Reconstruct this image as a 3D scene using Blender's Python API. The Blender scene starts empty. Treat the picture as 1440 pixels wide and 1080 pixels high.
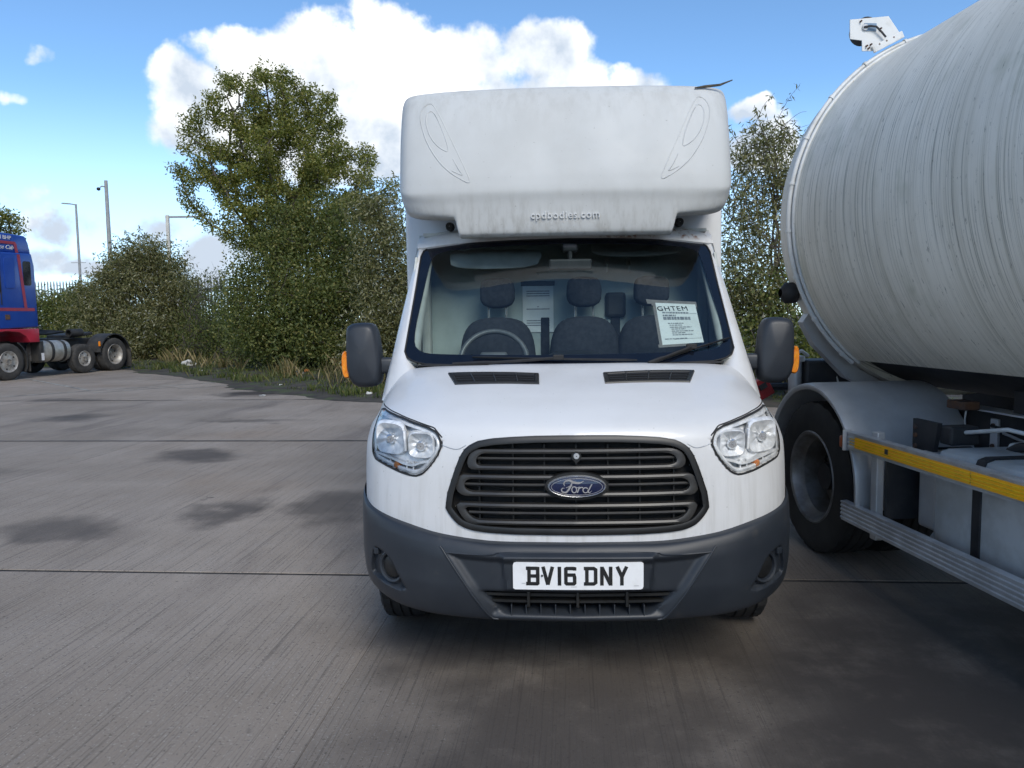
import bpy, bmesh, math, random
import numpy as np
from mathutils import Vector, Matrix, Euler
from mathutils.bvhtree import BVHTree

random.seed(7)
rng = np.random.default_rng(7)
PI = math.pi
rad = math.radians
scene = bpy.context.scene
col = scene.collection

# ---------------------------------------------------------------- camera
cam_data = bpy.data.cameras.new("camera")
cam = bpy.data.objects.new("camera", cam_data)
col.objects.link(cam)
cam_data.sensor_fit = 'HORIZONTAL'
cam_data.sensor_width = 36.0
cam_data.lens = 27.05
cam_data.clip_start = 0.05
cam_data.clip_end = 6000.0
cam.matrix_world = (Matrix.Translation((0, 0, 1.58)) @
                    (Matrix.Rotation(PI/2 - rad(4.91), 4, 'X') @ Matrix.Rotation(rad(-0.8), 4, 'Z')))
scene.camera = cam

# ---------------------------------------------------------------- sky, sun, exposure
SUN_EL, SUN_AZ = 40.0, 164.0          # degrees; azimuth measured from +Y (away from the camera) towards +X
world = bpy.data.worlds.new("World")
scene.world = world
world.use_nodes = True
wn, wl = world.node_tree.nodes, world.node_tree.links
for n in list(wn):
    wn.remove(n)

def WN(t, **kw):
    n = wn.new(t)
    for k, v in kw.items():
        setattr(n, k, v)
    return n

def wmath(op, a, b=None, c=None, clamp=False):
    n = WN('ShaderNodeMath', operation=op, use_clamp=clamp)
    for i, s in enumerate((a, b, c)):
        if s is None:
            continue
        if isinstance(s, (int, float)):
            n.inputs[i].default_value = s
        else:
            wl.new(s, n.inputs[i])
    return n.outputs[0]

def build_world():
    sky = WN('ShaderNodeTexSky', sky_type='NISHITA')
    sky.sun_disc = False
    sky.sun_elevation = rad(SUN_EL)
    sky.sun_rotation = rad(SUN_AZ)
    sky.altitude = 50.0
    sky.air_density = 0.65
    sky.dust_density = 0.0
    sky.ozone_density = 4.0
    tc = WN('ShaderNodeTexCoord')
    sep = WN('ShaderNodeSeparateXYZ')
    wl.new(tc.outputs['Generated'], sep.inputs[0])
    x, y, z = sep.outputs
    # cloud-layer coordinates: azimuth and elevation angles of the view direction
    az = wmath('ARCTAN2', x, y)
    el = wmath('ARCSINE', z)
    # domain warp so that outlines billow
    def noise(scale, detail, rough=0.55, off=(0, 0, 0), squash=1.0):
        mp = WN('ShaderNodeMapping')
        mp.inputs['Location'].default_value = off
        mp.inputs['Scale'].default_value = (scale, scale, scale*squash)
        wl.new(tc.outputs['Generated'], mp.inputs['Vector'])
        n = WN('ShaderNodeTexNoise')
        n.inputs['Scale'].default_value = 1.0
        n.inputs['Detail'].default_value = detail
        n.inputs['Roughness'].default_value = rough
        wl.new(mp.outputs[0], n.inputs['Vector'])
        return n.outputs['Fac']
    n_big = noise(9.0, 5.0, 0.6, (3.1, 1.7, 0.4))
    n_warp = noise(14.0, 1.0, 0.5, (7.0, 2.0, 5.0))
    n_fine = noise(30.0, 4.0, 0.6, (1.3, 4.1, 2.2))
    azw = wmath('ADD', az, wmath('MULTIPLY', wmath('SUBTRACT', n_warp, 0.5), 0.10))
    elw = wmath('ADD', el, wmath('MULTIPLY', wmath('SUBTRACT', n_big, 0.5), 0.07))
    # cumulus heaps: (azimuth, elevation, radius az, radius el) in radians
    heaps = CLOUD_HEAPS
    field = None
    for hp in heaps:
        a, e, ra, re = hp[:4]
        amp = hp[4] if len(hp) > 4 else 1.0
        da = wmath('MULTIPLY', wmath('SUBTRACT', azw, a), 1.0/ra)
        de = wmath('MULTIPLY', wmath('SUBTRACT', elw, e), 1.0/re)
        d2 = wmath('ADD', wmath('MULTIPLY', da, da), wmath('MULTIPLY', de, de))
        f = wmath('SUBTRACT', amp, wmath('MULTIPLY', d2, amp))
        field = f if field is None else wmath('SMOOTH_MAX', field, f, 0.15)
    # scattered cumulus added over the unseen sky to brighten the van's shaded front
    n_sc = noise(3.2, 4.0, 0.58, (5.2, 0.3, 8.8), 1.8)
    def soft(f, a, z):
        r = WN('ShaderNodeMapRange', interpolation_type='SMOOTHSTEP')
        r.inputs['From Min'].default_value = a
        r.inputs['From Max'].default_value = z
        wl.new(f, r.inputs['Value'])
        return r.outputs[0]
    away = soft(wmath('ABSOLUTE', az), 0.62, 1.05)
    upmask = soft(el, 0.40, 0.62)
    out = wmath('MAXIMUM', away, upmask)
    thr = WN('ShaderNodeMapRange')
    for k, v in (('From Min', 0.25), ('From Max', 0.85), ('To Min', 0.44), ('To Max', 0.85)):
        thr.inputs[k].default_value = v
    wl.new(el, thr.inputs['Value'])
    scat = wmath('MULTIPLY', wmath('SUBTRACT', n_sc, thr.outputs[0]), 6.0)
    scat = wmath('SUBTRACT', wmath('MULTIPLY', scat, out), wmath('MULTIPLY', wmath('SUBTRACT', 1.0, out), 2.2))
    field = wmath('MAXIMUM', field, scat)
    field = wmath('ADD', field, wmath('MULTIPLY', wmath('SUBTRACT', n_fine, 0.5), 1.3))
    mask = WN('ShaderNodeMapRange', interpolation_type='SMOOTHSTEP')
    mask.inputs['From Min'].default_value = -0.10
    mask.inputs['From Max'].default_value = 0.62
    wl.new(field, mask.inputs['Value'])
    # haze and thin low cloud towards the horizon
    lowband = WN('ShaderNodeMapRange', interpolation_type='SMOOTHSTEP')
    lowband.inputs['From Min'].default_value = 0.28
    lowband.inputs['From Max'].default_value = 0.0
    lowband.inputs['To Max'].default_value = 0.72
    wl.new(el, lowband.inputs['Value'])
    # cloud brightness: lit tops, greyer undersides and hollows
    n_sh = noise(13.0, 5.0, 0.55, (0.4, 9.1, 3.3))
    sh = WN('ShaderNodeValToRGB')
    sh.color_ramp.elements[0].position = 0.36
    sh.color_ramp.elements[0].color = (0.40, 0.46, 0.55, 1)
    sh.color_ramp.elements[1].position = 0.66
    sh.color_ramp.elements[1].color = (1.0, 0.99, 0.97, 1)
    shv = wmath('ADD', wmath('MULTIPLY', n_sh, 0.8), wmath('MULTIPLY', wmath('SUBTRACT', el, 0.16), 0.8))
    wl.new(shv, sh.inputs['Fac'])
    cl = WN('ShaderNodeMix', data_type='RGBA', blend_type='MULTIPLY')
    cl.inputs['Factor'].default_value = 1.0
    wl.new(sh.outputs['Color'], cl.inputs['A'])
    cl.inputs['B'].default_value = CLOUD_COL
    hz = WN('ShaderNodeMix', data_type='RGBA')
    wl.new(lowband.outputs[0], hz.inputs['Factor'])
    skt = WN('ShaderNodeMix', data_type='RGBA', blend_type='MULTIPLY')
    skt.inputs['Factor'].default_value = 1.0
    wl.new(sky.outputs[0], skt.inputs['A'])
    skt.inputs['B'].default_value = SKY_TINT
    wl.new(skt.outputs['Result'], hz.inputs['A'])
    hz.inputs['B'].default_value = HAZE_COL
    mx = WN('ShaderNodeMix', data_type='RGBA')
    wl.new(mask.outputs[0], mx.inputs['Factor'])
    wl.new(hz.outputs['Result'], mx.inputs['A'])
    wl.new(cl.outputs['Result'], mx.inputs['B'])
    bg = WN('ShaderNodeBackground')
    bg.inputs['Strength'].default_value = 0.10
    wl.new(mx.outputs['Result'], bg.inputs['Color'])
    o = WN('ShaderNodeOutputWorld')
    wl.new(bg.outputs[0], o.inputs[0])
CLOUD_HEAPS = [
    (-0.380, 0.262, 0.055, 0.041), (-0.315, 0.298, 0.058, 0.041), (-0.232, 0.304, 0.095, 0.056), (-0.149, 0.330, 0.066, 0.045), (-0.191, 0.258, 0.124, 0.071), (-0.066, 0.309, 0.080, 0.046),
    (-0.067, 0.244, 0.126, 0.072), (0.050, 0.315, 0.067, 0.046), (0.068, 0.259, 0.089, 0.056), (0.165, 0.275, 0.052, 0.028), (-0.334, 0.219, 0.091, 0.035), (0.293, 0.246, 0.033, 0.017),
    (-0.519, 0.108, 0.044, 0.022, 0.7), (-0.433, 0.109, 0.042, 0.020, 0.7), (-0.541, 0.071, 0.055, 0.019, 0.7), (-0.479, 0.062, 0.090, 0.013, 0.7), (-0.365, 0.079, 0.049, 0.033, 0.7), (-0.560, 0.138, 0.025, 0.008, 0.35),
    (-0.527, 0.286, 0.008, 0.011, 0.35), (-0.570, 0.241, 0.008, 0.008, 0.35), (-0.210, 0.204, 0.133, 0.049), (0.326, 0.203, 0.048, 0.047),

]
CLOUD_COL = (7.0, 7.0, 6.9, 1)
HAZE_COL = (4.6, 5.8, 6.9, 1)
SKY_TINT = (0.96, 1.08, 1.03, 1)
build_world()


sun_data = bpy.data.lights.new("sun", 'SUN')
sun_data.energy = 1.25
sun_data.angle = rad(28.0)
sun_data.color = (1.0, 0.94, 0.84)
sun = bpy.data.objects.new("sun", sun_data)
col.objects.link(sun)
sd = Vector((math.sin(rad(SUN_AZ))*math.cos(rad(SUN_EL)), math.cos(rad(SUN_AZ))*math.cos(rad(SUN_EL)), math.sin(rad(SUN_EL))))
sun.rotation_euler = sd.to_track_quat('Z', 'Y').to_euler()

scene.view_settings.view_transform = 'Standard'
scene.view_settings.look = 'None'
scene.view_settings.exposure = 1.2
scene.view_settings.gamma = 1.0
scene.view_settings.use_curve_mapping = False
scene.render.engine = 'CYCLES'
scene.cycles.use_denoising = True
world.cycles.sampling_method = 'MANUAL'
world.cycles.sample_map_resolution = 256
scene.cycles.use_adaptive_sampling = True
scene.cycles.adaptive_threshold = 0.02
scene.cycles.max_bounces = 6
scene.cycles.diffuse_bounces = 3
scene.cycles.transparent_max_bounces = 16
scene.cycles.caustics_reflective = False
scene.cycles.caustics_refractive = False

# ---------------------------------------------------------------- small modelling library
def tag(o, label=None, cat=None, group=None, kind=None):
    for k, v in (("label", label), ("category", cat), ("group", group), ("kind", kind)):
        if v:
            o[k] = v
    return o

def empty(name, loc=(0, 0, 0), rotz=0.0, label=None, cat=None, group=None, parent=None):
    o = bpy.data.objects.new(name, None)
    o.empty_display_size = 0.2
    col.objects.link(o)
    o.location = loc
    o.rotation_euler = (0, 0, rotz)
    if parent:
        o.parent = parent
    return tag(o, label, cat, group)

def pchip(xk, Y, xi):
    """monotone cubic interpolation along axis 0"""
    xk = np.asarray(xk, float); Y = np.asarray(Y, float); xi = np.asarray(xi, float)
    h = np.diff(xk); sh = (-1,) + (1,)*(Y.ndim-1)
    dl = np.diff(Y, axis=0)/h.reshape(sh)
    m = np.zeros_like(Y)
    m[0], m[-1] = dl[0], dl[-1]
    a, b = dl[:-1], dl[1:]
    w1 = (2*h[1:]+h[:-1]).reshape(sh); w2 = (h[1:]+2*h[:-1]).reshape(sh)
    with np.errstate(divide='ignore', invalid='ignore'):
        hm = (w1+w2)/(w1/a+w2/b)
    m[1:-1] = np.where(a*b > 0, hm, 0.0)
    k = np.clip(np.searchsorted(xk, xi, side='right')-1, 0, len(h)-1)
    t = ((xi-xk[k])/h[k]).reshape(sh); hh = h[k].reshape(sh)
    return ((1+2*t)*(1-t)**2)*Y[k] + t*(1-t)**2*hh*m[k] + t*t*(3-2*t)*Y[k+1] + t*t*(t-1)*hh*m[k+1]

def net_surface(rows, nu, nv):
    """half control net rows[v][u]=(x,y,z), mirrored in x -> dense grid (V,U,3), columns from -x to +x"""
    N = np.array(rows, float)
    V, U, _ = N.shape
    G = pchip(np.arange(V), N, np.linspace(0, V-1, nv))
    G = np.moveaxis(G, 1, 0)
    # parametrise columns by mean chord length so that spans are even
    G = pchip(np.arange(U), G, np.linspace(0, U-1, nu))
    G = np.moveaxis(G, 0, 1)
    L = G[:, ::-1][:, :-1].copy()
    L[..., 0] *= -1
    return np.concatenate([L, G], axis=1)

class MB:
    """collects geometry for one mesh"""
    def __init__(self):
        self.v = []; self.f = []; self.mi = []
    def add(self, verts, faces, mi=0):
        b = len(self.v)
        self.v.extend([tuple(map(float, p)) for p in verts])
        self.f.extend([tuple(b+i for i in f) for f in faces])
        self.mi.extend([mi]*len(faces))
        return self
    def grid(self, G, mi=0, flip=False, close_u=False):
        V, U = G.shape[:2]
        fs = []
        UU = U if close_u else U-1
        for j in range(V-1):
            for i in range(UU):
                a, b = j*U+i, j*U+(i+1) % U
                q = (a, b, b+U, a+U)
                fs.append(q[::-1] if flip else q)
        return self.add(G.reshape(-1, 3), fs, mi)
    def box(self, c, s, rot=None, bev=0.0, mi=0, taper=None):
        bm = bmesh.new()
        bmesh.ops.create_cube(bm, size=1.0)
        for v in bm.verts:
            v.co = Vector((v.co.x*s[0], v.co.y*s[1], v.co.z*s[2]))
            if taper and v.co.z > 0:
                v.co.x *= taper[0]; v.co.y *= taper[1]
        if bev > 0:
            bmesh.ops.bevel(bm, geom=bm.edges[:], offset=bev, segments=2, profile=0.5, affect='EDGES')
        if rot is not None:
            R = Euler(rot).to_matrix() if not isinstance(rot, Matrix) else rot
            for v in bm.verts:
                v.co = R @ v.co
        bm.verts.index_update()
        self.add([tuple(v.co+Vector(c)) for v in bm.verts], [tuple(v.index for v in f.verts) for f in bm.faces], mi)
        bm.free()
        return self
    def tube(self, pts, r, n=8, mi=0, closed=False, caps=True):
        P = [Vector(p) for p in pts]
        m = len(P)
        rr = r if isinstance(r, (list, tuple)) else [r]*m
        vs, fs = [], []
        up = None
        for i, p in enumerate(P):
            if closed:
                d = (P[(i+1) % m]-P[i-1])
            else:
                d = P[min(i+1, m-1)]-P[max(i-1, 0)]
            d.normalize()
            if up is None:
                up = d.orthogonal().normalized()
            up = (up-d*up.dot(d))
            if up.length < 1e-6:
                up = d.orthogonal()
            up.normalize()
            s = d.cross(up)
            for k in range(n):
                a = 2*PI*k/n
                vs.append(p+(up*math.cos(a)+s*math.sin(a))*rr[i])
        for i in range(m if closed else m-1):
            for k in range(n):
                a = i*n+k; b = i*n+(k+1) % n; c = ((i+1) % m)*n+(k+1) % n; d_ = ((i+1) % m)*n+k
                fs.append((a, b, c, d_))
        if caps and not closed:
            fs.append(tuple(range(n))[::-1]); fs.append(tuple((m-1)*n+k for k in range(n)))
        return self.add(vs, fs, mi)
    def lathe(self, prof, c=(0, 0, 0), axis='x', n=32, mi=0, R=None, a0=0.0, a1=2*PI):
        """prof: list of (axial, radius)"""
        full = abs(a1-a0-2*PI) < 1e-6
        m = n if full else n+1
        G = np.zeros((len(prof), m, 3))
        for j, (t, r) in enumerate(prof):
            for k in range(m):
                a = a0+(a1-a0)*k/n
                if axis == 'x': p = (t, r*math.cos(a), r*math.sin(a))
                elif axis == 'y': p = (r*math.cos(a), t, r*math.sin(a))
                else: p = (r*math.cos(a), r*math.sin(a), t)
                p = Vector(p)
                if R is not None: p = R @ p
                G[j, k] = p+Vector(c)
        return self.grid(G, mi, close_u=full)
    def prism(self, outline, d0, d1, plane='xz', mi=0):
        """outline extruded from d0 to d1 along the missing axis"""
        n = len(outline)
        def pt(a, b, d):
            return (a, d, b) if plane == 'xz' else ((d, a, b) if plane == 'yz' else (a, b, d))
        vs = [pt(a, b, d0) for a, b in outline]+[pt(a, b, d1) for a, b in outline]
        fs = [tuple(range(n)), tuple(range(2*n-1, n-1, -1))]
        fs += [(i, i+n, (i+1) % n+n, (i+1) % n) for i in range(n)]
        return self.add(vs, fs, mi)
    def obj(self, name, mats, parent=None, smooth=None, recalc=True):
        me = bpy.data.meshes.new(name)
        me.from_pydata(self.v, [], self.f)
        if not isinstance(mats, (list, tuple)):
            mats = [mats]
        for m in mats:
            me.materials.append(m)
        if len(mats) > 1:
            me.polygons.foreach_set("material_index", self.mi)
        if recalc:
            bm = bmesh.new(); bm.from_mesh(me)
            bmesh.ops.recalc_face_normals(bm, faces=bm.faces[:])
            bm.to_mesh(me); bm.free()
        if smooth is not None:
            me.shade_smooth()
            if smooth < 180:
                me.set_sharp_from_angle(angle=rad(smooth))
        me.update()
        o = bpy.data.objects.new(name, me)
        col.objects.link(o)
        if parent is not None:
            o.parent = parent
        return o

def copy_tree(o, parent=None):
    c = o.copy()
    col.objects.link(c)
    c.parent = parent
    for ch in list(o.children):
        copy_tree(ch, c)
    return c

def resample(poly, n, closed=True):
    P = np.array(poly, float)
    if closed:
        P = np.vstack([P, P[:1]])
    s = np.concatenate([[0], np.cumsum(np.linalg.norm(np.diff(P, axis=0), axis=1))])
    t = np.linspace(0, s[-1], n+1)[:-1] if closed else np.linspace(0, s[-1], n)
    return np.stack([np.interp(t, s, P[:, k]) for k in range(P.shape[1])], axis=1)

def chaikin(poly, it=2, closed=True):
    P = np.array(poly, float)
    for _ in range(it):
        if closed:
            Q = np.roll(P, -1, axis=0)
            P = np.stack([0.75*P+0.25*Q, 0.25*P+0.75*Q], axis=1).reshape(-1, P.shape[1])
        else:
            Q = P[1:]; A = P[:-1]
            M_ = np.stack([0.75*A+0.25*Q, 0.25*A+0.75*Q], axis=1).reshape(-1, P.shape[1])
            P = np.vstack([P[:1], M_, P[-1:]])
    return P

def inset(poly, d):
    """move a closed outline inwards by d (simple normal offset)"""
    P = np.array(poly, float)
    A = np.roll(P, 1, axis=0); B = np.roll(P, -1, axis=0)
    area = 0.5*np.sum(P[:, 0]*B[:, 1]-B[:, 0]*P[:, 1])
    T = B-A
    T /= np.maximum(np.linalg.norm(T, axis=1, keepdims=True), 1e-9)
    Nn = np.stack([-T[:, 1], T[:, 0]], axis=1)*(1 if area > 0 else -1)
    return P+Nn*d

def in_poly(P, poly):
    x, z = P[..., 0], P[..., 1]
    inside = np.zeros(x.shape, bool)
    n = len(poly)
    j = n-1
    for i in range(n):
        xi, zi = poly[i]; xj, zj = poly[j]
        c = ((zi > z) != (zj > z)) & (x < (xj-xi)*(z-zi)/((zj-zi) if abs(zj-zi) > 1e-12 else 1e-12)+xi)
        inside ^= c
        j = i
    return inside

def dist_poly(P, poly):
    best = np.full(P.shape[:-1], 1e9)
    n = len(poly)
    for i in range(n):
        a = np.array(poly[i]); b = np.array(poly[(i+1) % n])
        ab = b-a
        t = np.clip(((P-a) @ ab)/max(ab @ ab, 1e-12), 0, 1)
        best = np.minimum(best, np.linalg.norm(P-(a+t[..., None]*ab), axis=-1))
    return best

def dent(G, poly, depth, width, mask=None):
    """push the grid points that lie inside the x-z outline back along y; walls are `width` wide"""
    P = G[..., [0, 2]]
    lo = np.min(poly, axis=0)-0.01; hi = np.max(poly, axis=0)+0.01
    cand = np.all((P > lo) & (P < hi), axis=-1)
    if mask is not None:
        cand &= mask
    idx = np.where(cand)
    Q = P[idx]
    ins = in_poly(Q, poly); d = dist_poly(Q, poly)
    t = np.where(ins, np.clip(d/width, 0, 1), 0.0)
    t = t*t*(3-2*t)
    G[idx[0], idx[1], 1] += depth*t

def smooth_poly(poly, n, it=2):
    return resample(chaikin(poly, it), n)

class Surf:
    """height y(x,z) of a front surface, by ray casting along +y"""
    def __init__(self, G):
        mb = MB(); mb.grid(G)
        self.t = BVHTree.FromPolygons(mb.v, mb.f)
    def y(self, x, z):
        h = self.t.ray_cast(Vector((x, -3, z)), Vector((0, 1, 0)))
        if h[0] is None:
            h = self.t.find_nearest(Vector((x, 0.3, z)))
        return h[0].y
    def pts(self, poly, off=0.0):
        return [(p[0], self.y(p[0], p[1])+off, p[1]) for p in poly]

def panel(mb, outline, surf, off, thick=0.0, rings=4, mi=0, dome=0.0):
    """fill an x-z outline (star shaped) on a surface; off = y offset (negative = proud)"""
    O = np.array(outline, float); c = O.mean(axis=0); n = len(O)
    vs, fs = [], []
    for k in range(rings):
        s = 1-k/rings
        for p in (c+(O-c)*s):
            vs.append((p[0], surf.y(p[0], p[1])+off-dome*(1-s*s), p[1]))
    vs.append((c[0], surf.y(c[0], c[1])+off-dome, c[1]))
    for k in range(rings-1):
        for i in range(n):
            a, b = k*n+i, k*n+(i+1) % n
            fs.append((a, b, b+n, a+n))
    k = rings-1
    for i in range(n):
        fs.append((k*n+i, k*n+(i+1) % n, rings*n))
    if thick:
        b = len(vs)
        vs += [(x, y+thick, z) for x, y, z in vs[:n]]
        for i in range(n):
            fs.append((i, b+i, b+(i+1) % n, (i+1) % n))
    return mb.add(vs, fs, mi)

def band(mb, outer, inner, surf, off, thick=0.02, mi=0, mid=0.0):
    """ring between two outlines of equal length lying on a surface, with side walls"""
    n = len(outer)
    A = np.array(outer); B = np.array(inner); C_ = (A+B)/2
    rowsP = [(A, off+thick), (A, off), (C_, off-mid), (B, off), (B, off+thick)]
    vs = []
    for R_, o in rowsP:
        vs += [(p[0], surf.y(p[0], p[1])+o, p[1]) for p in R_]
    fs = []
    for k in range(4):
        for i in range(n):
            a, b = k*n+i, k*n+(i+1) % n
            fs.append((a, b, b+n, a+n))
    return mb.add(vs, fs, mi)

def text_mesh(body, size, extrude=0.0, bold=False, shear=0.0, spacing=1.0, align='CENTER'):
    cu = bpy.data.curves.new("lettering", 'FONT')
    cu.body = body; cu.size = size; cu.extrude = extrude
    cu.align_x = align; cu.align_y = 'CENTER'; cu.shear = shear; cu.space_character = spacing
    cu.offset = 0.0
    cu.resolution_u = 3
    o = bpy.data.objects.new("lettering", cu)
    col.objects.link(o)
    dg = bpy.context.evaluated_depsgraph_get()
    me = bpy.data.meshes.new_from_object(o.evaluated_get(dg))
    V = [v.co.copy() for v in me.vertices]; Fc = [tuple(p.vertices) for p in me.polygons]
    bpy.data.objects.remove(o); bpy.data.curves.remove(cu); bpy.data.meshes.remove(me)
    return V, Fc

def add_text(mb, body, size, M, **kw):
    V, Fc = text_mesh(body, size, **kw)
    return mb.add([M @ v for v in V], Fc)

# ---------------------------------------------------------------- materials
def mat(name, c, rough=0.5, metal=0.0, c2=None, scale=6.0, lo=0.35, hi=0.65, detail=6.0, bump=0.0, bscale=None,
        spec=0.5, coat=0.0, stretch=None, rvar=0.0, c3=None, scale3=1.0, lo3=0.5, hi3=0.7, emit=None, trans=0.0):
    m = bpy.data.materials.new(name)
    m.use_nodes = True
    nt = m.node_tree; N = nt.nodes; L = nt.links
    b = N['Principled BSDF']
    b.inputs['Base Color'].default_value = (*c, 1)
    b.inputs['Roughness'].default_value = rough
    b.inputs['Metallic'].default_value = metal
    b.inputs['Specular IOR Level'].default_value = spec
    b.inputs['Coat Weight'].default_value = coat
    b.inputs['Coat Roughness'].default_value = 0.1
    tc = N.new('ShaderNodeTexCoord')
    src = tc.outputs['Object']
    if stretch:
        mp = N.new('ShaderNodeMapping')
        mp.inputs['Scale'].default_value = stretch
        L.new(src, mp.inputs[0]); src = mp.outputs[0]
    def ns(sc, dt=detail):
        n = N.new('ShaderNodeTexNoise')
        n.inputs['Scale'].default_value = sc; n.inputs['Detail'].default_value = dt; n.inputs['Roughness'].default_value = 0.6
        L.new(src, n.inputs['Vector'])
        return n.outputs['Fac']
    def ramp(f, a, z):
        r = N.new('ShaderNodeMapRange'); r.interpolation_type = 'SMOOTHSTEP'
        r.inputs['From Min'].default_value = a; r.inputs['From Max'].default_value = z
        L.new(f, r.inputs['Value'])
        return r.outputs[0]
    cur = None
    if c2 is not None:
        f = ramp(ns(scale), lo, hi)
        mx = N.new('ShaderNodeMix'); mx.data_type = 'RGBA'
        mx.inputs['A'].default_value = (*c, 1); mx.inputs['B'].default_value = (*c2, 1)
        L.new(f, mx.inputs['Factor']); cur = mx.outputs['Result']
        if rvar:
            mr = N.new('ShaderNodeMapRange')
            mr.inputs['To Min'].default_value = rough; mr.inputs['To Max'].default_value = rough+rvar
            L.new(f, mr.inputs['Value']); L.new(mr.outputs[0], b.inputs['Roughness'])
    if c3 is not None:
        f = ramp(ns(scale3), lo3, hi3)
        mx = N.new('ShaderNodeMix'); mx.data_type = 'RGBA'
        if cur is not None: L.new(cur, mx.inputs['A'])
        else: mx.inputs['A'].default_value = (*c, 1)
        mx.inputs['B'].default_value = (*c3, 1)
        L.new(f, mx.inputs['Factor']); cur = mx.outputs['Result']
    if cur is not None:
        L.new(cur, b.inputs['Base Color'])
    if bump:
        bp = N.new('ShaderNodeBump')
        bp.inputs['Strength'].default_value = bump; bp.inputs['Distance'].default_value = 0.01
        L.new(ns(bscale or scale*4, 4.0), bp.inputs['Height'])
        L.new(bp.outputs[0], b.inputs['Normal'])
    return m

def glass_mat(name, tint=(0.8, 0.9, 0.92), rough=0.0, refl=1.0, ior=1.5):
    m = bpy.data.materials.new(name)
    m.use_nodes = True
    N = m.node_tree.nodes; L = m.node_tree.links
    N.remove(N['Principled BSDF'])
    t = N.new('ShaderNodeBsdfTransparent'); t.inputs[0].default_value = (*tint, 1)
    g = N.new('ShaderNodeBsdfGlossy'); g.inputs['Roughness'].default_value = rough; g.inputs['Color'].default_value = (refl, refl, refl, 1)
    f = N.new('ShaderNodeFresnel'); f.inputs['IOR'].default_value = ior
    mx = N.new('ShaderNodeMixShader')
    L.new(f.outputs[0], mx.inputs[0]); L.new(t.outputs[0], mx.inputs[1]); L.new(g.outputs[0], mx.inputs[2])
    L.new(mx.outputs[0], N['Material Output'].inputs[0])
    return m

# ---------------------------------------------------------------- ground: concrete slabs with open joints, soil verge, worn lines
GAM = rad(4.6)
def uv2xy(u, v): return (u*math.cos(GAM)+v*math.sin(GAM), -u*math.sin(GAM)+v*math.cos(GAM))

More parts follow.
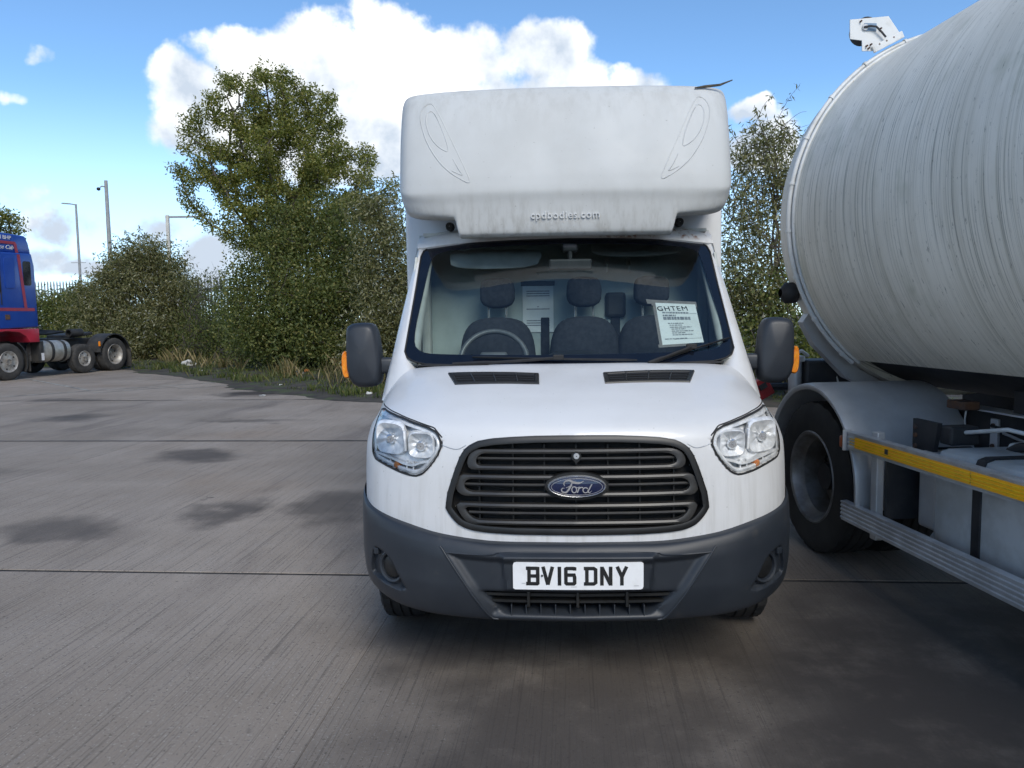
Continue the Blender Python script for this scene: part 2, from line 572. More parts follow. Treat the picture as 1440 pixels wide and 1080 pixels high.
def concrete_mat():
    m = bpy.data.materials.new('brushed_concrete'); m.use_nodes = True
    N = m.node_tree.nodes; L = m.node_tree.links; b = N['Principled BSDF']
    ge = N.new('ShaderNodeNewGeometry')
    mp0 = N.new('ShaderNodeMapping'); mp0.inputs['Rotation'].default_value = (0, 0, GAM)
    L.new(ge.outputs['Position'], mp0.inputs[0])
    base = mp0.outputs[0]
    def noise(sc, st=(1, 1, 1), dt=6.0, ro=.6, vec=None):
        mp = N.new('ShaderNodeMapping'); mp.inputs['Scale'].default_value = st
        L.new(vec or base, mp.inputs[0])
        n = N.new('ShaderNodeTexNoise'); n.inputs['Scale'].default_value = sc; n.inputs['Detail'].default_value = dt; n.inputs['Roughness'].default_value = ro
        L.new(mp.outputs[0], n.inputs['Vector']); return n.outputs['Fac']
    def rg(f, a, z, lo=0.0, hi=1.0):
        r = N.new('ShaderNodeMapRange'); r.interpolation_type = 'SMOOTHSTEP'
        for k, q in (('From Min', a), ('From Max', z), ('To Min', lo), ('To Max', hi)): r.inputs[k].default_value = q
        L.new(f, r.inputs['Value']); return r.outputs[0]
    def mth(op, a, c=None):
        n = N.new('ShaderNodeMath'); n.operation = op
        for i, q in enumerate((a, c)):
            if q is None: continue
            if isinstance(q, (int, float)): n.inputs[i].default_value = q
            else: L.new(q, n.inputs[i])
        return n.outputs[0]
    def mix(a, c, f, bt='MIX'):
        n = N.new('ShaderNodeMix'); n.data_type = 'RGBA'; n.blend_type = bt
        for k, q in (('A', a), ('B', c)):
            if isinstance(q, tuple): n.inputs[k].default_value = (*q, 1)
            else: L.new(q, n.inputs[k])
        if isinstance(f, (int, float)): n.inputs['Factor'].default_value = f
        else: L.new(f, n.inputs['Factor'])
        return n.outputs['Result']
    oi = N.new('ShaderNodeObjectInfo')
    c = mix((.245, .208, .172), (.320, .278, .238), rg(noise(.55, dt=5.0), .32, .68))
    c = mix(c, (.160, .135, .118), rg(noise(.9, (1.6, .35, 1), 6.0), .52, .74, 0, .75))
    c = mix(c, (.25, .185, .13), rg(noise(.35, dt=4.0, ro=.5), .55, .72, 0, .45))       # rusty brown tint
    # brush marks: fine lines along the slab, broken up along their length
    br = noise(1.0, (95, .7, 1), 5.0, .75)
    br2 = noise(1.0, (30, .45, 1), 4.0, .7)
    c = mix(c, (.085, .077, .072), rg(br, .53, .60, 0, .50))
    c = mix(c, (.215, .205, .198), rg(br, .47, .40, 0, .35))
    c = mix(c, (.080, .072, .067), rg(br2, .62, .66, 0, .45))
    # exposed grit and crumbs
    c = mix(c, (.42, .40, .37), rg(noise(80, dt=3.0, ro=.7), .585, .68, 0, .65))
    c = mix(c, (.05, .046, .044), rg(noise(55, dt=3.0, ro=.7), .41, .32, 0, .65))
    # oil and tyre stains, plus shade painted as broad soft patches before the van
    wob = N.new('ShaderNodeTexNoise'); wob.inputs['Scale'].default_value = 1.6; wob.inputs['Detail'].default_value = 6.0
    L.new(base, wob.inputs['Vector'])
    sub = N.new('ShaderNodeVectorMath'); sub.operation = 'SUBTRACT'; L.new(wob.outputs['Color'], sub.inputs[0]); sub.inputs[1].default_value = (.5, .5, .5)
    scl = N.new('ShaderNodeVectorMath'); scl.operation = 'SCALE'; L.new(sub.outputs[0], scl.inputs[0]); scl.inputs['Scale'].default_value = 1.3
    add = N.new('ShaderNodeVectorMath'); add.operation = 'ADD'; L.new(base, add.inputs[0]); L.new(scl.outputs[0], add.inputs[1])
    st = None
    for (x, y, ru, rv, k) in STAINS_AND_SHADE:
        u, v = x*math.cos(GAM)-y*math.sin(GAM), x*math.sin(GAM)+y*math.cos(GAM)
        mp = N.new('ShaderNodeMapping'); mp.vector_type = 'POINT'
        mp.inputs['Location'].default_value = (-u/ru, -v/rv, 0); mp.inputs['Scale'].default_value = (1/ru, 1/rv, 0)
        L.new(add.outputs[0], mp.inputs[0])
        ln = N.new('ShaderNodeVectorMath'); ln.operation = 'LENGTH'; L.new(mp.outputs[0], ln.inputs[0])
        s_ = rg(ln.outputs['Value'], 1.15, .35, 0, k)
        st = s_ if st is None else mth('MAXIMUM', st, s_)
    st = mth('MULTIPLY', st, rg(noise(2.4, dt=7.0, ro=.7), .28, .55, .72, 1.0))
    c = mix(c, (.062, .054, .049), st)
    # small random drips
    c = mix(c, (.04, .036, .035), rg(noise(1.3, dt=5.0, ro=.75), .66, .72, 0, .6))
    hv = mix((.93, .93, .93), (1.06, 1.05, 1.04), oi.outputs['Random'])
    c = mix(c, hv, 1.0, 'MULTIPLY')
    L.new(c, b.inputs['Base Color'])
    L.new(rg(st, 0, 1, .92, .75), b.inputs['Roughness'])
    b.inputs['Specular IOR Level'].default_value = 0.18
    bp = N.new('ShaderNodeBump'); bp.inputs['Strength'].default_value = .55; bp.inputs['Distance'].default_value = .004
    L.new(mth('ADD', br, mth('MULTIPLY', noise(70, dt=3.0), .6)), bp.inputs['Height'])
    L.new(bp.outputs[0], b.inputs['Normal'])
    return m
STAINS_AND_SHADE = [(-7.44, 12.9, .8, .7, .8), (-3.7, 9.08, .70, .55, .8), (-1.55, 6.4, .5, .7, .7), (-3.56, 5.82, .55, .40, .65), (-2.45, 6.3, .30, .55, .75), (.25, 2.5, 1.15, 1.8, .85),
          (-5.66, 16.93, 1.0, .75, 1.1), (-.1, 3.7, .9, .6, .8), (1.9, 2.8, 1.6, 2.4, 1.0), (-9.5, 16.0, 1.2, .5, .6), (-6.4, 8.2, 1.2, .35, .5), (-.9, 1.6, .7, .9, .6), (-12, 13, 1.4, .7, .6), (-4.3, 12.2, 1.0, .25, .6)]  # broad ones before the van and beside the tanker are painted shade
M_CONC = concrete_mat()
M_JOINT = mat('joint_filler', (.012, .011, .010), .9, c2=(.045, .04, .035), scale=12)
M_SOIL = mat('dark_soil', (.030, .026, .022), .95, c2=(.060, .052, .042), scale=2.5, c3=(.05, .065, .025), scale3=1.7, lo3=.5, hi3=.62, bump=.6, bscale=18)
M_FAR = mat('far_ground', (.07, .068, .05), .95, c2=(.09, .085, .06), scale=.05)

g_ = MB(); g_.add([(-1500, -1500, -.06), (1500, -1500, -.06), (1500, 1500, -.06), (-1500, 1500, -.06)], [(0, 1, 2, 3)])
ground = g_.obj('ground', M_FAR); tag(ground, kind='structure')
# bed below the slabs, seen in the joints
bed = MB(); bed.add([(*uv2xy(-34, -10), -.006), (*uv2xy(22, -10), -.006), (*uv2xy(22, 36), -.006), (*uv2xy(-34, 36), -.006)], [(0, 1, 2, 3)])
yard = bed.obj('concrete_yard', M_JOINT); tag(yard, kind='structure')
UJ = [-34.0]+[-1.0+4.7*k for k in range(-6, 5)]
VJ = [-0.65+5.23*k for k in range(-2, 7)]
sl_cache = {}
for i in range(len(UJ)-1):
    for j in range(len(VJ)-1):
        w, l = UJ[i+1]-UJ[i], VJ[j+1]-VJ[j]
        key = (round(w, 3), round(l, 3))
        if key not in sl_cache:
            bm = bmesh.new(); bmesh.ops.create_cube(bm, size=1.0)
            for v in bm.verts: v.co = Vector((v.co.x*(w-.002), v.co.y*(l-.046), -.03+v.co.z*.06))
            te = [e for e in bm.edges if all(v.co.z > -.001 for v in e.verts) and abs(e.verts[0].co.x-e.verts[1].co.x) > 1]
            bmesh.ops.bevel(bm, geom=te, offset=.004, segments=2, profile=.5, affect='EDGES')
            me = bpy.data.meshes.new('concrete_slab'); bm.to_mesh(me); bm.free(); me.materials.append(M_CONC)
            sl_cache[key] = me
        o = bpy.data.objects.new('concrete_slab', sl_cache[key]); col.objects.link(o)
        x, y = uv2xy((UJ[i]+UJ[i+1])/2, (VJ[j]+VJ[j+1])/2)
        o.location = (x, y, random.uniform(-.0015, .0015)); o.rotation_euler = (0, 0, -GAM); o.parent = yard

# verge: soil bank rising away from the yard, its edge ragged
EDGE = [(-40, 33.5), (-24, 30.5), (-15.5, 27.6), (-12.5, 26.0), (-10.4, 23.6), (-8.3, 21.3), (-6.4, 19.0), (-4.9, 16.9), (-3.5, 15.5), (-2.2, 15.0), (-.5, 14.9), (3, 14.2), (7, 12.6), (12, 10.5), (20, 8)]
E_ = resample(EDGE, 220, False)
nv = np.zeros_like(E_); nv[1:-1] = E_[2:]-E_[:-2]; nv[0] = nv[1]; nv[-1] = nv[-2]
nv /= np.linalg.norm(nv, axis=1, keepdims=True); nv = np.stack([-nv[:, 1], nv[:, 0]], 1)
wob = np.convolve(rng.normal(0, 1, 240), np.ones(6)/6, 'same')[:220]*.35+rng.normal(0, .05, 220)
rows_ = []
for d, z in ((-.35, .004), (0, .010), (.35, .03), (1.0, .07), (2.2, .10), (5.0, .16), (9, .22), (22, .2)):
    P = E_+nv*(d+wob[:, None]*(1 if d < 1.5 else 0))
    rows_.append(np.c_[P, np.full(len(P), z)+(rng.normal(0, .008, len(P)) if d > .3 else 0)])
vg = MB().grid(np.array(rows_)).obj('verge_soil', M_SOIL, None, smooth=80); tag(vg, kind='structure')

# worn parking lines
M_LINE = mat('worn_line_paint', (.34, .33, .29), .8, c2=(.14, .13, .12), scale=3.5, lo=.38, hi=.62)
def line(p0, p1, w, z=.0045):
    a = Vector((*p0, z)); b = Vector((*p1, z)); d = (b-a).normalized(); n = Vector((-d.y, d.x, 0))*w/2
    m_ = MB(); k = 12
    vs = []; 
    for i in range(k+1):
        p = a.lerp(b, i/k); j1, j2 = random.uniform(.75, 1.1), random.uniform(.75, 1.1)
        vs += [p+n*j1, p-n*j2]
    m_.add(vs, [(2*i, 2*i+1, 2*i+3, 2*i+2) for i in range(k)])
    o = m_.obj('painted_line', M_LINE); tag(o, kind='structure'); return o
M_TAR = mat('joint_tar', (.055, .050, .046), .8, c2=(.10, .09, .08), scale=4)
for v_, w_ in ((VJ[4], .07), (VJ[5], .06)):
    t_ = MB(); us = np.linspace(-28, -.5, 80); vs = []
    for u_ in us:
        h_ = w_/2*random.uniform(.45, 1.2); o_ = random.uniform(-.01, .01)
        vs += [(*uv2xy(u_, v_+o_+h_), .004), (*uv2xy(u_, v_+o_-h_), .004)]
    t_.add(vs, [(2*i, 2*i+1, 2*i+3, 2*i+2) for i in range(79)])
    tag(t_.obj('joint_tar', M_TAR), kind='structure')
line((-14.6, 22.9), (-10.05, 18.2), .11)
line((-11.6, 16.5), (-7.4, 20.5), .11)
line((-9.6, 17.55), (-8.2, 18.9), .10)
line((-8.0, 18.3), (-7.1, 19.1), .10)
line((-22, 13.5), (-12.4, 15.9), .10)

# ---------------------------------------------------------------- van: base surfaces (van coordinates: x across, y back from the bumper, z up)
VAN_LOC, VAN_ROT = (0.253, 3.0, 0.0), rad(-2.5)
CX = [0.0, 0.25, 0.50, 0.68, 0.81, 0.90, 0.955, 0.980, 0.985]
def row(ys, zs, xs=CX):
    return [(x, y, z) for x, y, z in zip(xs, ys, zs)]
SHELL = [
    row([.055, .065, .10, .155, .23, .33, .47, .68, 1.10], [.60]*9),
    row([.055, .065, .10, .155, .23, .33, .47, .68, 1.10], [.74]*9),
    row([.065, .075, .11, .165, .245, .345, .485, .69, 1.10], [.92]*9),
    row([.085, .095, .13, .185, .27, .375, .51, .70, 1.10], [1.06, 1.06, 1.06, 1.055, 1.045, 1.03, 1.01, 1.0, 1.0]),
    row([.115, .125, .16, .22, .305, .415, .55, .73, 1.10], [1.125, 1.125, 1.12, 1.115, 1.10, 1.075, 1.045, 1.03, 1.03]),
    row([.20, .21, .245, .30, .385, .49, .61, .77, 1.10], [1.18, 1.18, 1.175, 1.165, 1.145, 1.115, 1.08, 1.055, 1.05]),
    row([.38, .39, .415, .46, .53, .62, .72, .85, 1.12], [1.24, 1.24, 1.235, 1.225, 1.20, 1.165, 1.12, 1.09, 1.08], [0, .25, .5, .68, .81, .895, .945, .97, .98]),
    row([.62, .625, .645, .68, .73, .79, .87, .97, 1.15], [1.30, 1.30, 1.295, 1.285, 1.26, 1.225, 1.18, 1.15, 1.14], [0, .25, .5, .68, .80, .885, .94, .972, .982]),
    row([.84, .845, .86, .885, .925, .98, 1.04, 1.10, 1.20], [1.345, 1.345, 1.34, 1.33, 1.31, 1.28, 1.24, 1.21, 1.20], [0, .25, .5, .68, .79, .875, .932, .972, .982]),
    row([.93, .935, .95, .975, 1.015, 1.06, 1.10, 1.15, 1.22], [1.345, 1.345, 1.34, 1.335, 1.325, 1.305, 1.27, 1.245, 1.235], [0, .25, .5, .68, .79, .87, .93, .972, .982]),
]
SHELL_G = net_surface(SHELL, 97, 150)
SHELL_S = Surf(SHELL_G)
BX = [0.0, 0.30, 0.55, 0.72, 0.85, 0.94, 0.985, 1.0]
BUMPER = [
    row([.14, .15, .19, .25, .34, .47, .60, .72], [.335, .335, .335, .345, .37, .40, .43, .45], BX),
    row([.05, .065, .11, .17, .27, .405, .57, .72], [.34, .34, .342, .355, .38, .415, .445, .46], BX),
    row([.015, .03, .075, .135, .235, .37, .545, .72], [.40, .40, .40, .41, .43, .46, .49, .50], BX),
    row([.0, .012, .055, .115, .215, .35, .53, .72], [.50, .50, .50, .51, .525, .55, .57, .58], BX),
    row([.0, .012, .055, .115, .215, .35, .53, .72], [.585, .585, .595, .61, .625, .64, .655, .67], BX),
    row([.006, .018, .062, .12, .22, .355, .535, .72], [.63, .63, .645, .67, .69, .71, .73, .75], BX),
    row([.03, .042, .085, .145, .243, .375, .55, .72], [.664, .664, .684, .716, .742, .762, .785, .81], BX),
    row([.075, .087, .13, .19, .285, .41, .57, .72], [.672, .672, .692, .725, .752, .774, .797, .82], BX),
]
BUMPER_G = net_surface(BUMPER, 171, 110)
BUMPER_S = Surf(BUMPER_G)
def glass_y(x, z):
    return 0.90+(z-1.345)*1.02+0.17*(x/0.85)**2
PX = [0.0, .30, .60, .640, .69, .83, .92, .965, .985, .992]
PY = [0.0, .006, .028, .034, .040, .072, .115, .19, .30, .62]
def prow(y, z, z2=None, y2=None):
    zs = [z if (z2 is None or i <= 2) else z2[min(i-3, len(z2)-1)] for i in range(len(PX))]
    ys = [y if (y2 is None or i <= 2) else y2[min(i-3, len(y2)-1)] for i in range(len(PX))]
    return [(x, yy+o, zz) for x, o, yy, zz in zip(PX, PY, ys, zs)]
POD = [
    prow(1.66, 2.10, [2.20, 2.205, 2.22, 2.25, 2.29, 2.33, 2.36], [1.74, 1.75, 1.76, 1.76, 1.76]),
    prow(1.50, 2.045, [2.150, 2.154, 2.166, 2.195, 2.25, 2.32, 2.36], [1.50, 1.505, 1.53, 1.55, 1.56]),
    prow(1.455, 2.062, [2.160, 2.166, 2.182, 2.212, 2.27, 2.335, 2.37], [1.436, 1.440, 1.455, 1.47, 1.48]),
    prow(1.412, 2.23, [2.232, 2.233, 2.243, 2.262, 2.30, 2.35, 2.38], [1.411, 1.412, 1.418, 1.425, 1.43]),
    prow(1.395, 2.30, [2.30, 2.30, 2.302, 2.31, 2.335, 2.37, 2.395]),
    prow(1.40, 2.37),
    prow(1.455, 2.62),
    prow(1.53, 2.815),
    [(x*0.998, 1.565+o, 2.875) for i, (x, o) in enumerate(zip(PX, PY))],
    [(x*0.992, 1.605+o, 2.912-(.008 if i > 7 else 0)) for i, (x, o) in enumerate(zip(PX, PY))],
    [(x*0.980, 1.70+o, 2.932-(.022 if i > 7 else 0)) for i, (x, o) in enumerate(zip(PX, PY))],
    [(x*0.970, 2.10+o*.3, 2.945-(.03 if i > 7 else 0)) for i, (x, o) in enumerate(zip(PX, PY))],
]
POD_G = net_surface(POD, 121, 100)
POD_S = Surf(POD_G)

def mirror_poly(half):
    """half outline from top centre down the +x side to bottom centre -> closed outline"""
    H = [tuple(p) for p in half]
    M_ = [(-x, z) for x, z in H[::-1] if abs(x) > 1e-6]
    return H+M_

def sgn(poly, s):
    return [(s*x, z) for x, z in poly]

def puff(mb, outline, layers, c=(0, 0, 0), mi=0, axis='y'):
    """stack of scaled copies of an x-z outline along y; layers = (y, scale x, scale z)"""
    O = np.array(outline, float); ctr = (O.max(axis=0)+O.min(axis=0))/2
    G = np.zeros((len(layers)+2, len(O), 3))
    L_ = [(layers[0][0], 0.001, 0.001)]+list(layers)+[(layers[-1][0], 0.001, 0.001)]
    for j, (y, sx, sz) in enumerate(L_):
        Q = ctr+(O-ctr)*np.array([sx, sz])
        for k, p in enumerate(Q):
            if axis == 'y': G[j, k] = (c[0]+p[0], c[1]+y, c[2]+p[1])
            elif axis == 'x': G[j, k] = (c[0]+y, c[1]+p[0], c[2]+p[1])
            else: G[j, k] = (c[0]+p[0], c[1]+p[1], c[2]+y)
    return mb.grid(G, mi, close_u=True)

# ---- materials of the van
def grime_paint(name, base, z0, z1, dirt=(0.42, 0.41, 0.38), amount=0.5, rough=0.32, speck=0.3, streak=True, rust=None, top=None, coat=.4):
    """white paint with dirt: streaks that run down between z0 and z1, film and specks"""
    m = bpy.data.materials.new(name); m.use_nodes = True
    N = m.node_tree.nodes; L = m.node_tree.links; b = N['Principled BSDF']
    tc = N.new('ShaderNodeTexCoord')
    def noise(sc, st=(1, 1, 1), dt=5.0):
        mp = N.new('ShaderNodeMapping'); mp.inputs['Scale'].default_value = st
        L.new(tc.outputs['Object'], mp.inputs[0])
        n = N.new('ShaderNodeTexNoise'); n.inputs['Scale'].default_value = sc; n.inputs['Detail'].default_value = dt
        n.inputs['Roughness'].default_value = 0.65
        L.new(mp.outputs[0], n.inputs['Vector']); return n.outputs['Fac']
    def rng_(f, a, z, lo=0.0, hi=1.0):
        r = N.new('ShaderNodeMapRange'); r.interpolation_type = 'SMOOTHSTEP'
        for k, v in (('From Min', a), ('From Max', z), ('To Min', lo), ('To Max', hi)):
            r.inputs[k].default_value = v
        L.new(f, r.inputs['Value']); return r.outputs[0]
    def mul(a, c):
        n = N.new('ShaderNodeMath'); n.operation = 'MULTIPLY'
        for i, q in enumerate((a, c)):
            if isinstance(q, (int, float)): n.inputs[i].default_value = q
            else: L.new(q, n.inputs[i])
        return n.outputs[0]
    def mix(a, c, f):
        n = N.new('ShaderNodeMix'); n.data_type = 'RGBA'
        for k, q in (('A', a), ('B', c)):
            if isinstance(q, tuple): n.inputs[k].default_value = (*q, 1)
            else: L.new(q, n.inputs[k])
        L.new(f, n.inputs['Factor']); return n.outputs['Result']
    sp = N.new('ShaderNodeSeparateXYZ'); L.new(tc.outputs['Object'], sp.inputs[0])
    film = rng_(noise(2.2), 0.35, 0.75, 0.0, 0.45)
    c = mix(base, tuple(0.6*q+0.4*d for q, d in zip(base, dirt)), film)
    if streak:
        st = mul(rng_(noise(26.0, (1, 1, 0.06)), 0.42, 0.72), rng_(sp.outputs['Z'], z1, z0))
        c = mix(c, dirt, mul(st, amount))
    if top:      # run-off from the top edge
        st = mul(rng_(noise(17.0, (1, 1, 0.09)), 0.40, 0.70), rng_(sp.outputs['Z'], top[0], top[1]))
        c = mix(c, dirt, mul(st, 0.28))
    if speck:
        s1 = mul(rng_(noise(55.0, dt=3.0), 0.68, 0.74), speck)
        c = mix(c, (0.16, 0.15, 0.13), s1)
    if rust:
        r1 = mul(rng_(noise(14.0), 0.50, 0.62), rng_(sp.outputs['X'], rust[0], rust[1]))
        r1 = mul(r1, rng_(sp.outputs['Z'], rust[2]-0.02, rust[2]+0.02))
        c = mix(c, (0.22, 0.075, 0.02), r1)
    L.new(c, b.inputs['Base Color'])
    rr = rng_(noise(4.0), 0.3, 0.7, rough, rough+0.22); L.new(rr, b.inputs['Roughness'])
    b.inputs['Coat Weight'].default_value = coat
    b.inputs['Coat Roughness'].default_value = 0.06
    return m

M_WHITE = grime_paint('van_white_paint', (0.66, 0.665, 0.67), 0.70, 1.15, amount=0.40, speck=0.40, coat=.25)
M_POD = grime_paint('pod_white_gelcoat', (0.55, 0.56, 0.55), 2.06, 2.36, dirt=(0.30, 0.29, 0.26), amount=0.6, rough=0.55, speck=0.45, top=(2.55, 2.93), coat=0.0)
M_HEADER = grime_paint('header_white_paint', (0.70, 0.70, 0.69), 2.0, 2.1, amount=0.3, rust=(0.10, 0.30, 2.045))
M_BOX = grime_paint('box_white_panel', (0.68, 0.69, 0.70), 0.7, 1.4, amount=0.4)
M_BUMPER = mat('bumper_grey_plastic', (0.017, 0.0215, 0.029), 0.46, c2=(0.026, 0.031, 0.039), scale=3, bump=0.06, bscale=260, c3=(0.055, 0.053, 0.050), scale3=9, lo3=0.6, hi3=0.8)
M_GRILLE = mat('grille_black_plastic', (0.009, 0.0095, 0.010), 0.42, c2=(0.016, 0.016, 0.016), scale=8)
M_SLAT = mat('grille_slat_plastic', (0.028, 0.0285, 0.030), 0.38, c2=(0.040, 0.039, 0.037), scale=10)
M_VOID = mat('grille_void_black', (0.004, 0.004, 0.005), 0.8, c2=(0.008, 0.008, 0.008), scale=20)
M_RUBBER = mat('rubber_black', (0.012, 0.012, 0.013), 0.7, c2=(0.02, 0.02, 0.02), scale=12)
M_TYRE = mat('tyre_rubber', (0.016, 0.016, 0.017), 0.8, c2=(0.045, 0.042, 0.038), scale=7, lo=0.45, hi=0.75, bump=0.1, bscale=60)
M_STEEL = mat('wheel_steel', (0.30, 0.30, 0.30), 0.45, metal=0.7, c2=(0.16, 0.13, 0.11), scale=9)
M_CHROME = mat('chrome', (0.86, 0.87, 0.88), 0.16, metal=0.8, c2=(0.7, 0.7, 0.7), scale=30)
M_SILVER = mat('lamp_reflector', (0.95, 0.96, 0.97), 0.30, metal=0.15, c2=(0.66, 0.68, 0.70), scale=22, bump=0.35, bscale=26)
M_LAMPGREY = mat('lamp_housing_grey', (0.62, 0.64, 0.66), 0.28, metal=0.5, c2=(0.50, 0.52, 0.54), scale=14)
M_LAMPBACK = mat('lamp_bright_housing', (0.86, 0.87, 0.88), 0.35, metal=0.0, c2=(0.62, 0.64, 0.66), scale=18, lo=.45, hi=.6)
M_AMBER = mat('amber_lens', (0.75, 0.20, 0.01), 0.18, c2=(0.85, 0.30, 0.02), scale=40, bump=0.3, bscale=90)
M_AMBERBULB = mat('amber_bulb', (0.60, 0.17, 0.05), 0.25, c2=(0.7, 0.3, 0.1), scale=30)
M_BLUE = mat('badge_blue_enamel', (0.003, 0.009, 0.045), 0.08, c2=(0.005, 0.014, 0.06), scale=6, coat=1.0)
M_PLATE = mat('plate_white', (0.82, 0.83, 0.84), 0.35, c2=(0.72, 0.72, 0.71), scale=18, lo=0.5, hi=0.8)
M_BLACK = mat('lettering_black', (0.010, 0.010, 0.011), 0.45, c2=(0.018, 0.018, 0.018), scale=30)
M_FRIT = mat('glass_black_border', (0.004, 0.006, 0.012), 0.06, c2=(0.006, 0.008, 0.014), scale=8)
M_GLASS = glass_mat('windscreen_glass', (0.80, 0.89, 0.90), 0.0, 1.0, 1.54)
M_LENS = glass_mat('headlamp_lens', (0.96, 0.97, 0.98), 0.02, 1.0, 1.28)
M_SIDEGLASS = glass_mat('door_glass', (0.62, 0.70, 0.68), 0.0, 1.0, 1.5)
M_DASH = mat('dash_dark_plastic', (0.020, 0.022, 0.026), 0.6, c2=(0.03, 0.032, 0.035), scale=12)
M_SEAT = mat('seat_dark_cloth', (0.018, 0.020, 0.027), 0.9, c2=(0.03, 0.032, 0.04), scale=30, bump=0.2, bscale=200)
M_TRIM = mat('cab_trim_grey', (0.55, 0.57, 0.54), 0.7, c2=(0.46, 0.48, 0.45), scale=8)
M_BULK = mat('bulkhead_pale_green', (0.42, 0.48, 0.46), 0.6, c2=(0.36, 0.41, 0.39), scale=5)
M_PAPER = mat('paper_white', (0.80, 0.82, 0.80), 0.7, c2=(0.72, 0.74, 0.72), scale=9)
M_TAPE = mat('brown_grey_tape', (0.26, 0.235, 0.22), 0.4, c2=(0.20, 0.18, 0.17), scale=25)
M_UNDER = mat('underbody_black', (0.008, 0.008, 0.008), 0.9, c2=(0.016, 0.014, 0.012), scale=6)

van = empty('box_van', VAN_LOC, VAN_ROT,
            label='white box van with bulging roof pod, parked nose towards the camera', cat='van')

# ---- outlines in the van's front elevation (x, z)
GRILLE = mirror_poly([(0, 1.102), (.22, 1.099), (.385, 1.086), (.452, 1.056), (.486, 1.003), (.548, .815), (.520, .764), (.466, .717), (.34, .702), (0, .699)])
HEAD = [(.912, 1.168), (.779, 1.157), (.69, 1.141), (.592, 1.120), (.559, 1.086), (.555, 1.038), (.602, .968), (.656, .918), (.73, .927), (.814, .951), (.893, .972), (.902, 1.045), (.908, 1.12)]
GR = smooth_poly(GRILLE, 120, 1)
HD = {s: smooth_poly(sgn(HEAD, s), 56, 1) for s in (-1, 1)}

# ---- white nose: one skin with real recesses for grille and lamps
G = SHELL_G.copy()
front = (G[..., 1] < 0.72)
dent(G, inset(GR, 0.012), 0.085, 0.010, front)
for s in (-1, 1):
    dent(G, inset(HD[s], 0.004), 0.075, 0.014, front)
MB().grid(G).obj('nose_panel', M_WHITE, van, smooth=35)

# bonnet shut line: a thin dark rubber seam along the bonnet's edge
for s in (-1, 1):
    seam = [(.452, 1.060), (.485, 1.040), (.520, 1.046), (.560, 1.060)]
    P = SHELL_S.pts(sgn(chaikin(seam, 2, False), s), -0.0008)
    MB().tube(P, 0.0016, 6).obj('bonnet_seam', M_LAMPGREY, van, smooth=60)
    # seam above the lamp, running back along the wing
    top = [(.555, 1.088), (.592, 1.124), (.69, 1.145), (.779, 1.161), (.86, 1.170), (.908, 1.172)]
    P = SHELL_S.pts(sgn(resample(top, 40, False), s), -0.002)
    MB().tube(P, 0.0028, 6).obj('bonnet_seam', M_RUBBER, van, smooth=60)

# ---- grille: bezel, back, bars
gr = MB()
panel(gr, inset(GR, 0.004), SHELL_S, 0.060, rings=6)
grille = gr.obj('grille', M_VOID, van, smooth=60)
bz = MB(); band(bz, GR, inset(GR, 0.026), SHELL_S, -0.008, 0.07, mid=0.004)
bz.obj('bezel', M_GRILLE, grille, smooth=40)
def loop_outline(zt, zb, xt, xb, r=0.03):
    P = [(-xt, zt), (xt, zt), ((xt+xb)/2+.012, (zt+zb)/2), (xb, zb), (-xb, zb), (-(xt+xb)/2-.012, (zt+zb)/2)]
    return P
LOOPS = [(1.044, .961, .425, .450, .016), (.939, .853, .487, .495, .016), (.823, .737, .500, .447, .016)]
for zt, zb, xt, xb, w in LOOPS:
    out = resample(chaikin(resample(loop_outline(zt, zb, xt, xb), 40), 2), 120)
    O_ = np.array(out)
    # inner outline: bars of width w, ends twice as wide
    cz = (zt+zb)/2; hz = (zt-zb)/2
    I_ = O_.copy()
    I_[:, 1] = cz+(O_[:, 1]-cz)*(hz-w)/hz
    I_[:, 0] = O_[:, 0]*(1-0.036/max(xt, xb))
    b_ = MB(); band(b_, O_, I_, SHELL_S, 0.004, 0.034, mid=0.004)
    b_.obj('slat', M_SLAT, grille, smooth=40)
    # thin inner slat
    t_ = MB(); zc = cz+0.002
    xs = np.linspace(-(xt+xb)/2+.03, (xt+xb)/2-.03, 40)
    vs = []
    for x in xs:
        y0 = SHELL_S.y(x, zc)
        vs += [(x, y0+.018, zc+.0065), (x, y0+.012, zc), (x, y0+.018, zc-.0065), (x, y0+.045, zc)]
    fs = []
    for i in range(len(xs)-1):
        for k in range(4):
            a, b2 = i*4+k, i*4+(k+1) % 4
            fs.append((a, b2, b2+4, a+4))
    t_.add(vs, fs); t_.obj('slat', M_SLAT, grille, smooth=40)
for x in (-.40, -.26, -.13, 0.0, .13, .26, .40):
    u = MB()
    for z in np.linspace(.735, 1.06, 7)[:-1]:
        y0 = SHELL_S.y(x, z+.027)
        u.box((x, y0+.048, z+.027), (.006, .02, .056))
    u.obj('upright', M_GRILLE, grille)
# lock cover in the upper slats
lk = MB()
kp = [(.020*math.cos(a), .020*math.sin(a)) for a in np.linspace(-.9, PI+.9, 18)]+[(0, -.030)]
kp = [(x, z+1.018) for x, z in kp]
lk.prism(kp, SHELL_S.y(0, 1.018)-.004, SHELL_S.y(0, 1.018)+.05)
lk.obj('lock_cover', M_GRILLE, grille)
lk = MB(); lk.lathe([(-.008, .002), (-.008, .011), (-.003, .013)], (0, SHELL_S.y(0, 1.018), 1.019), 'y', 16)
lk.obj('lock_cover', M_LAMPGREY, grille, smooth=40)

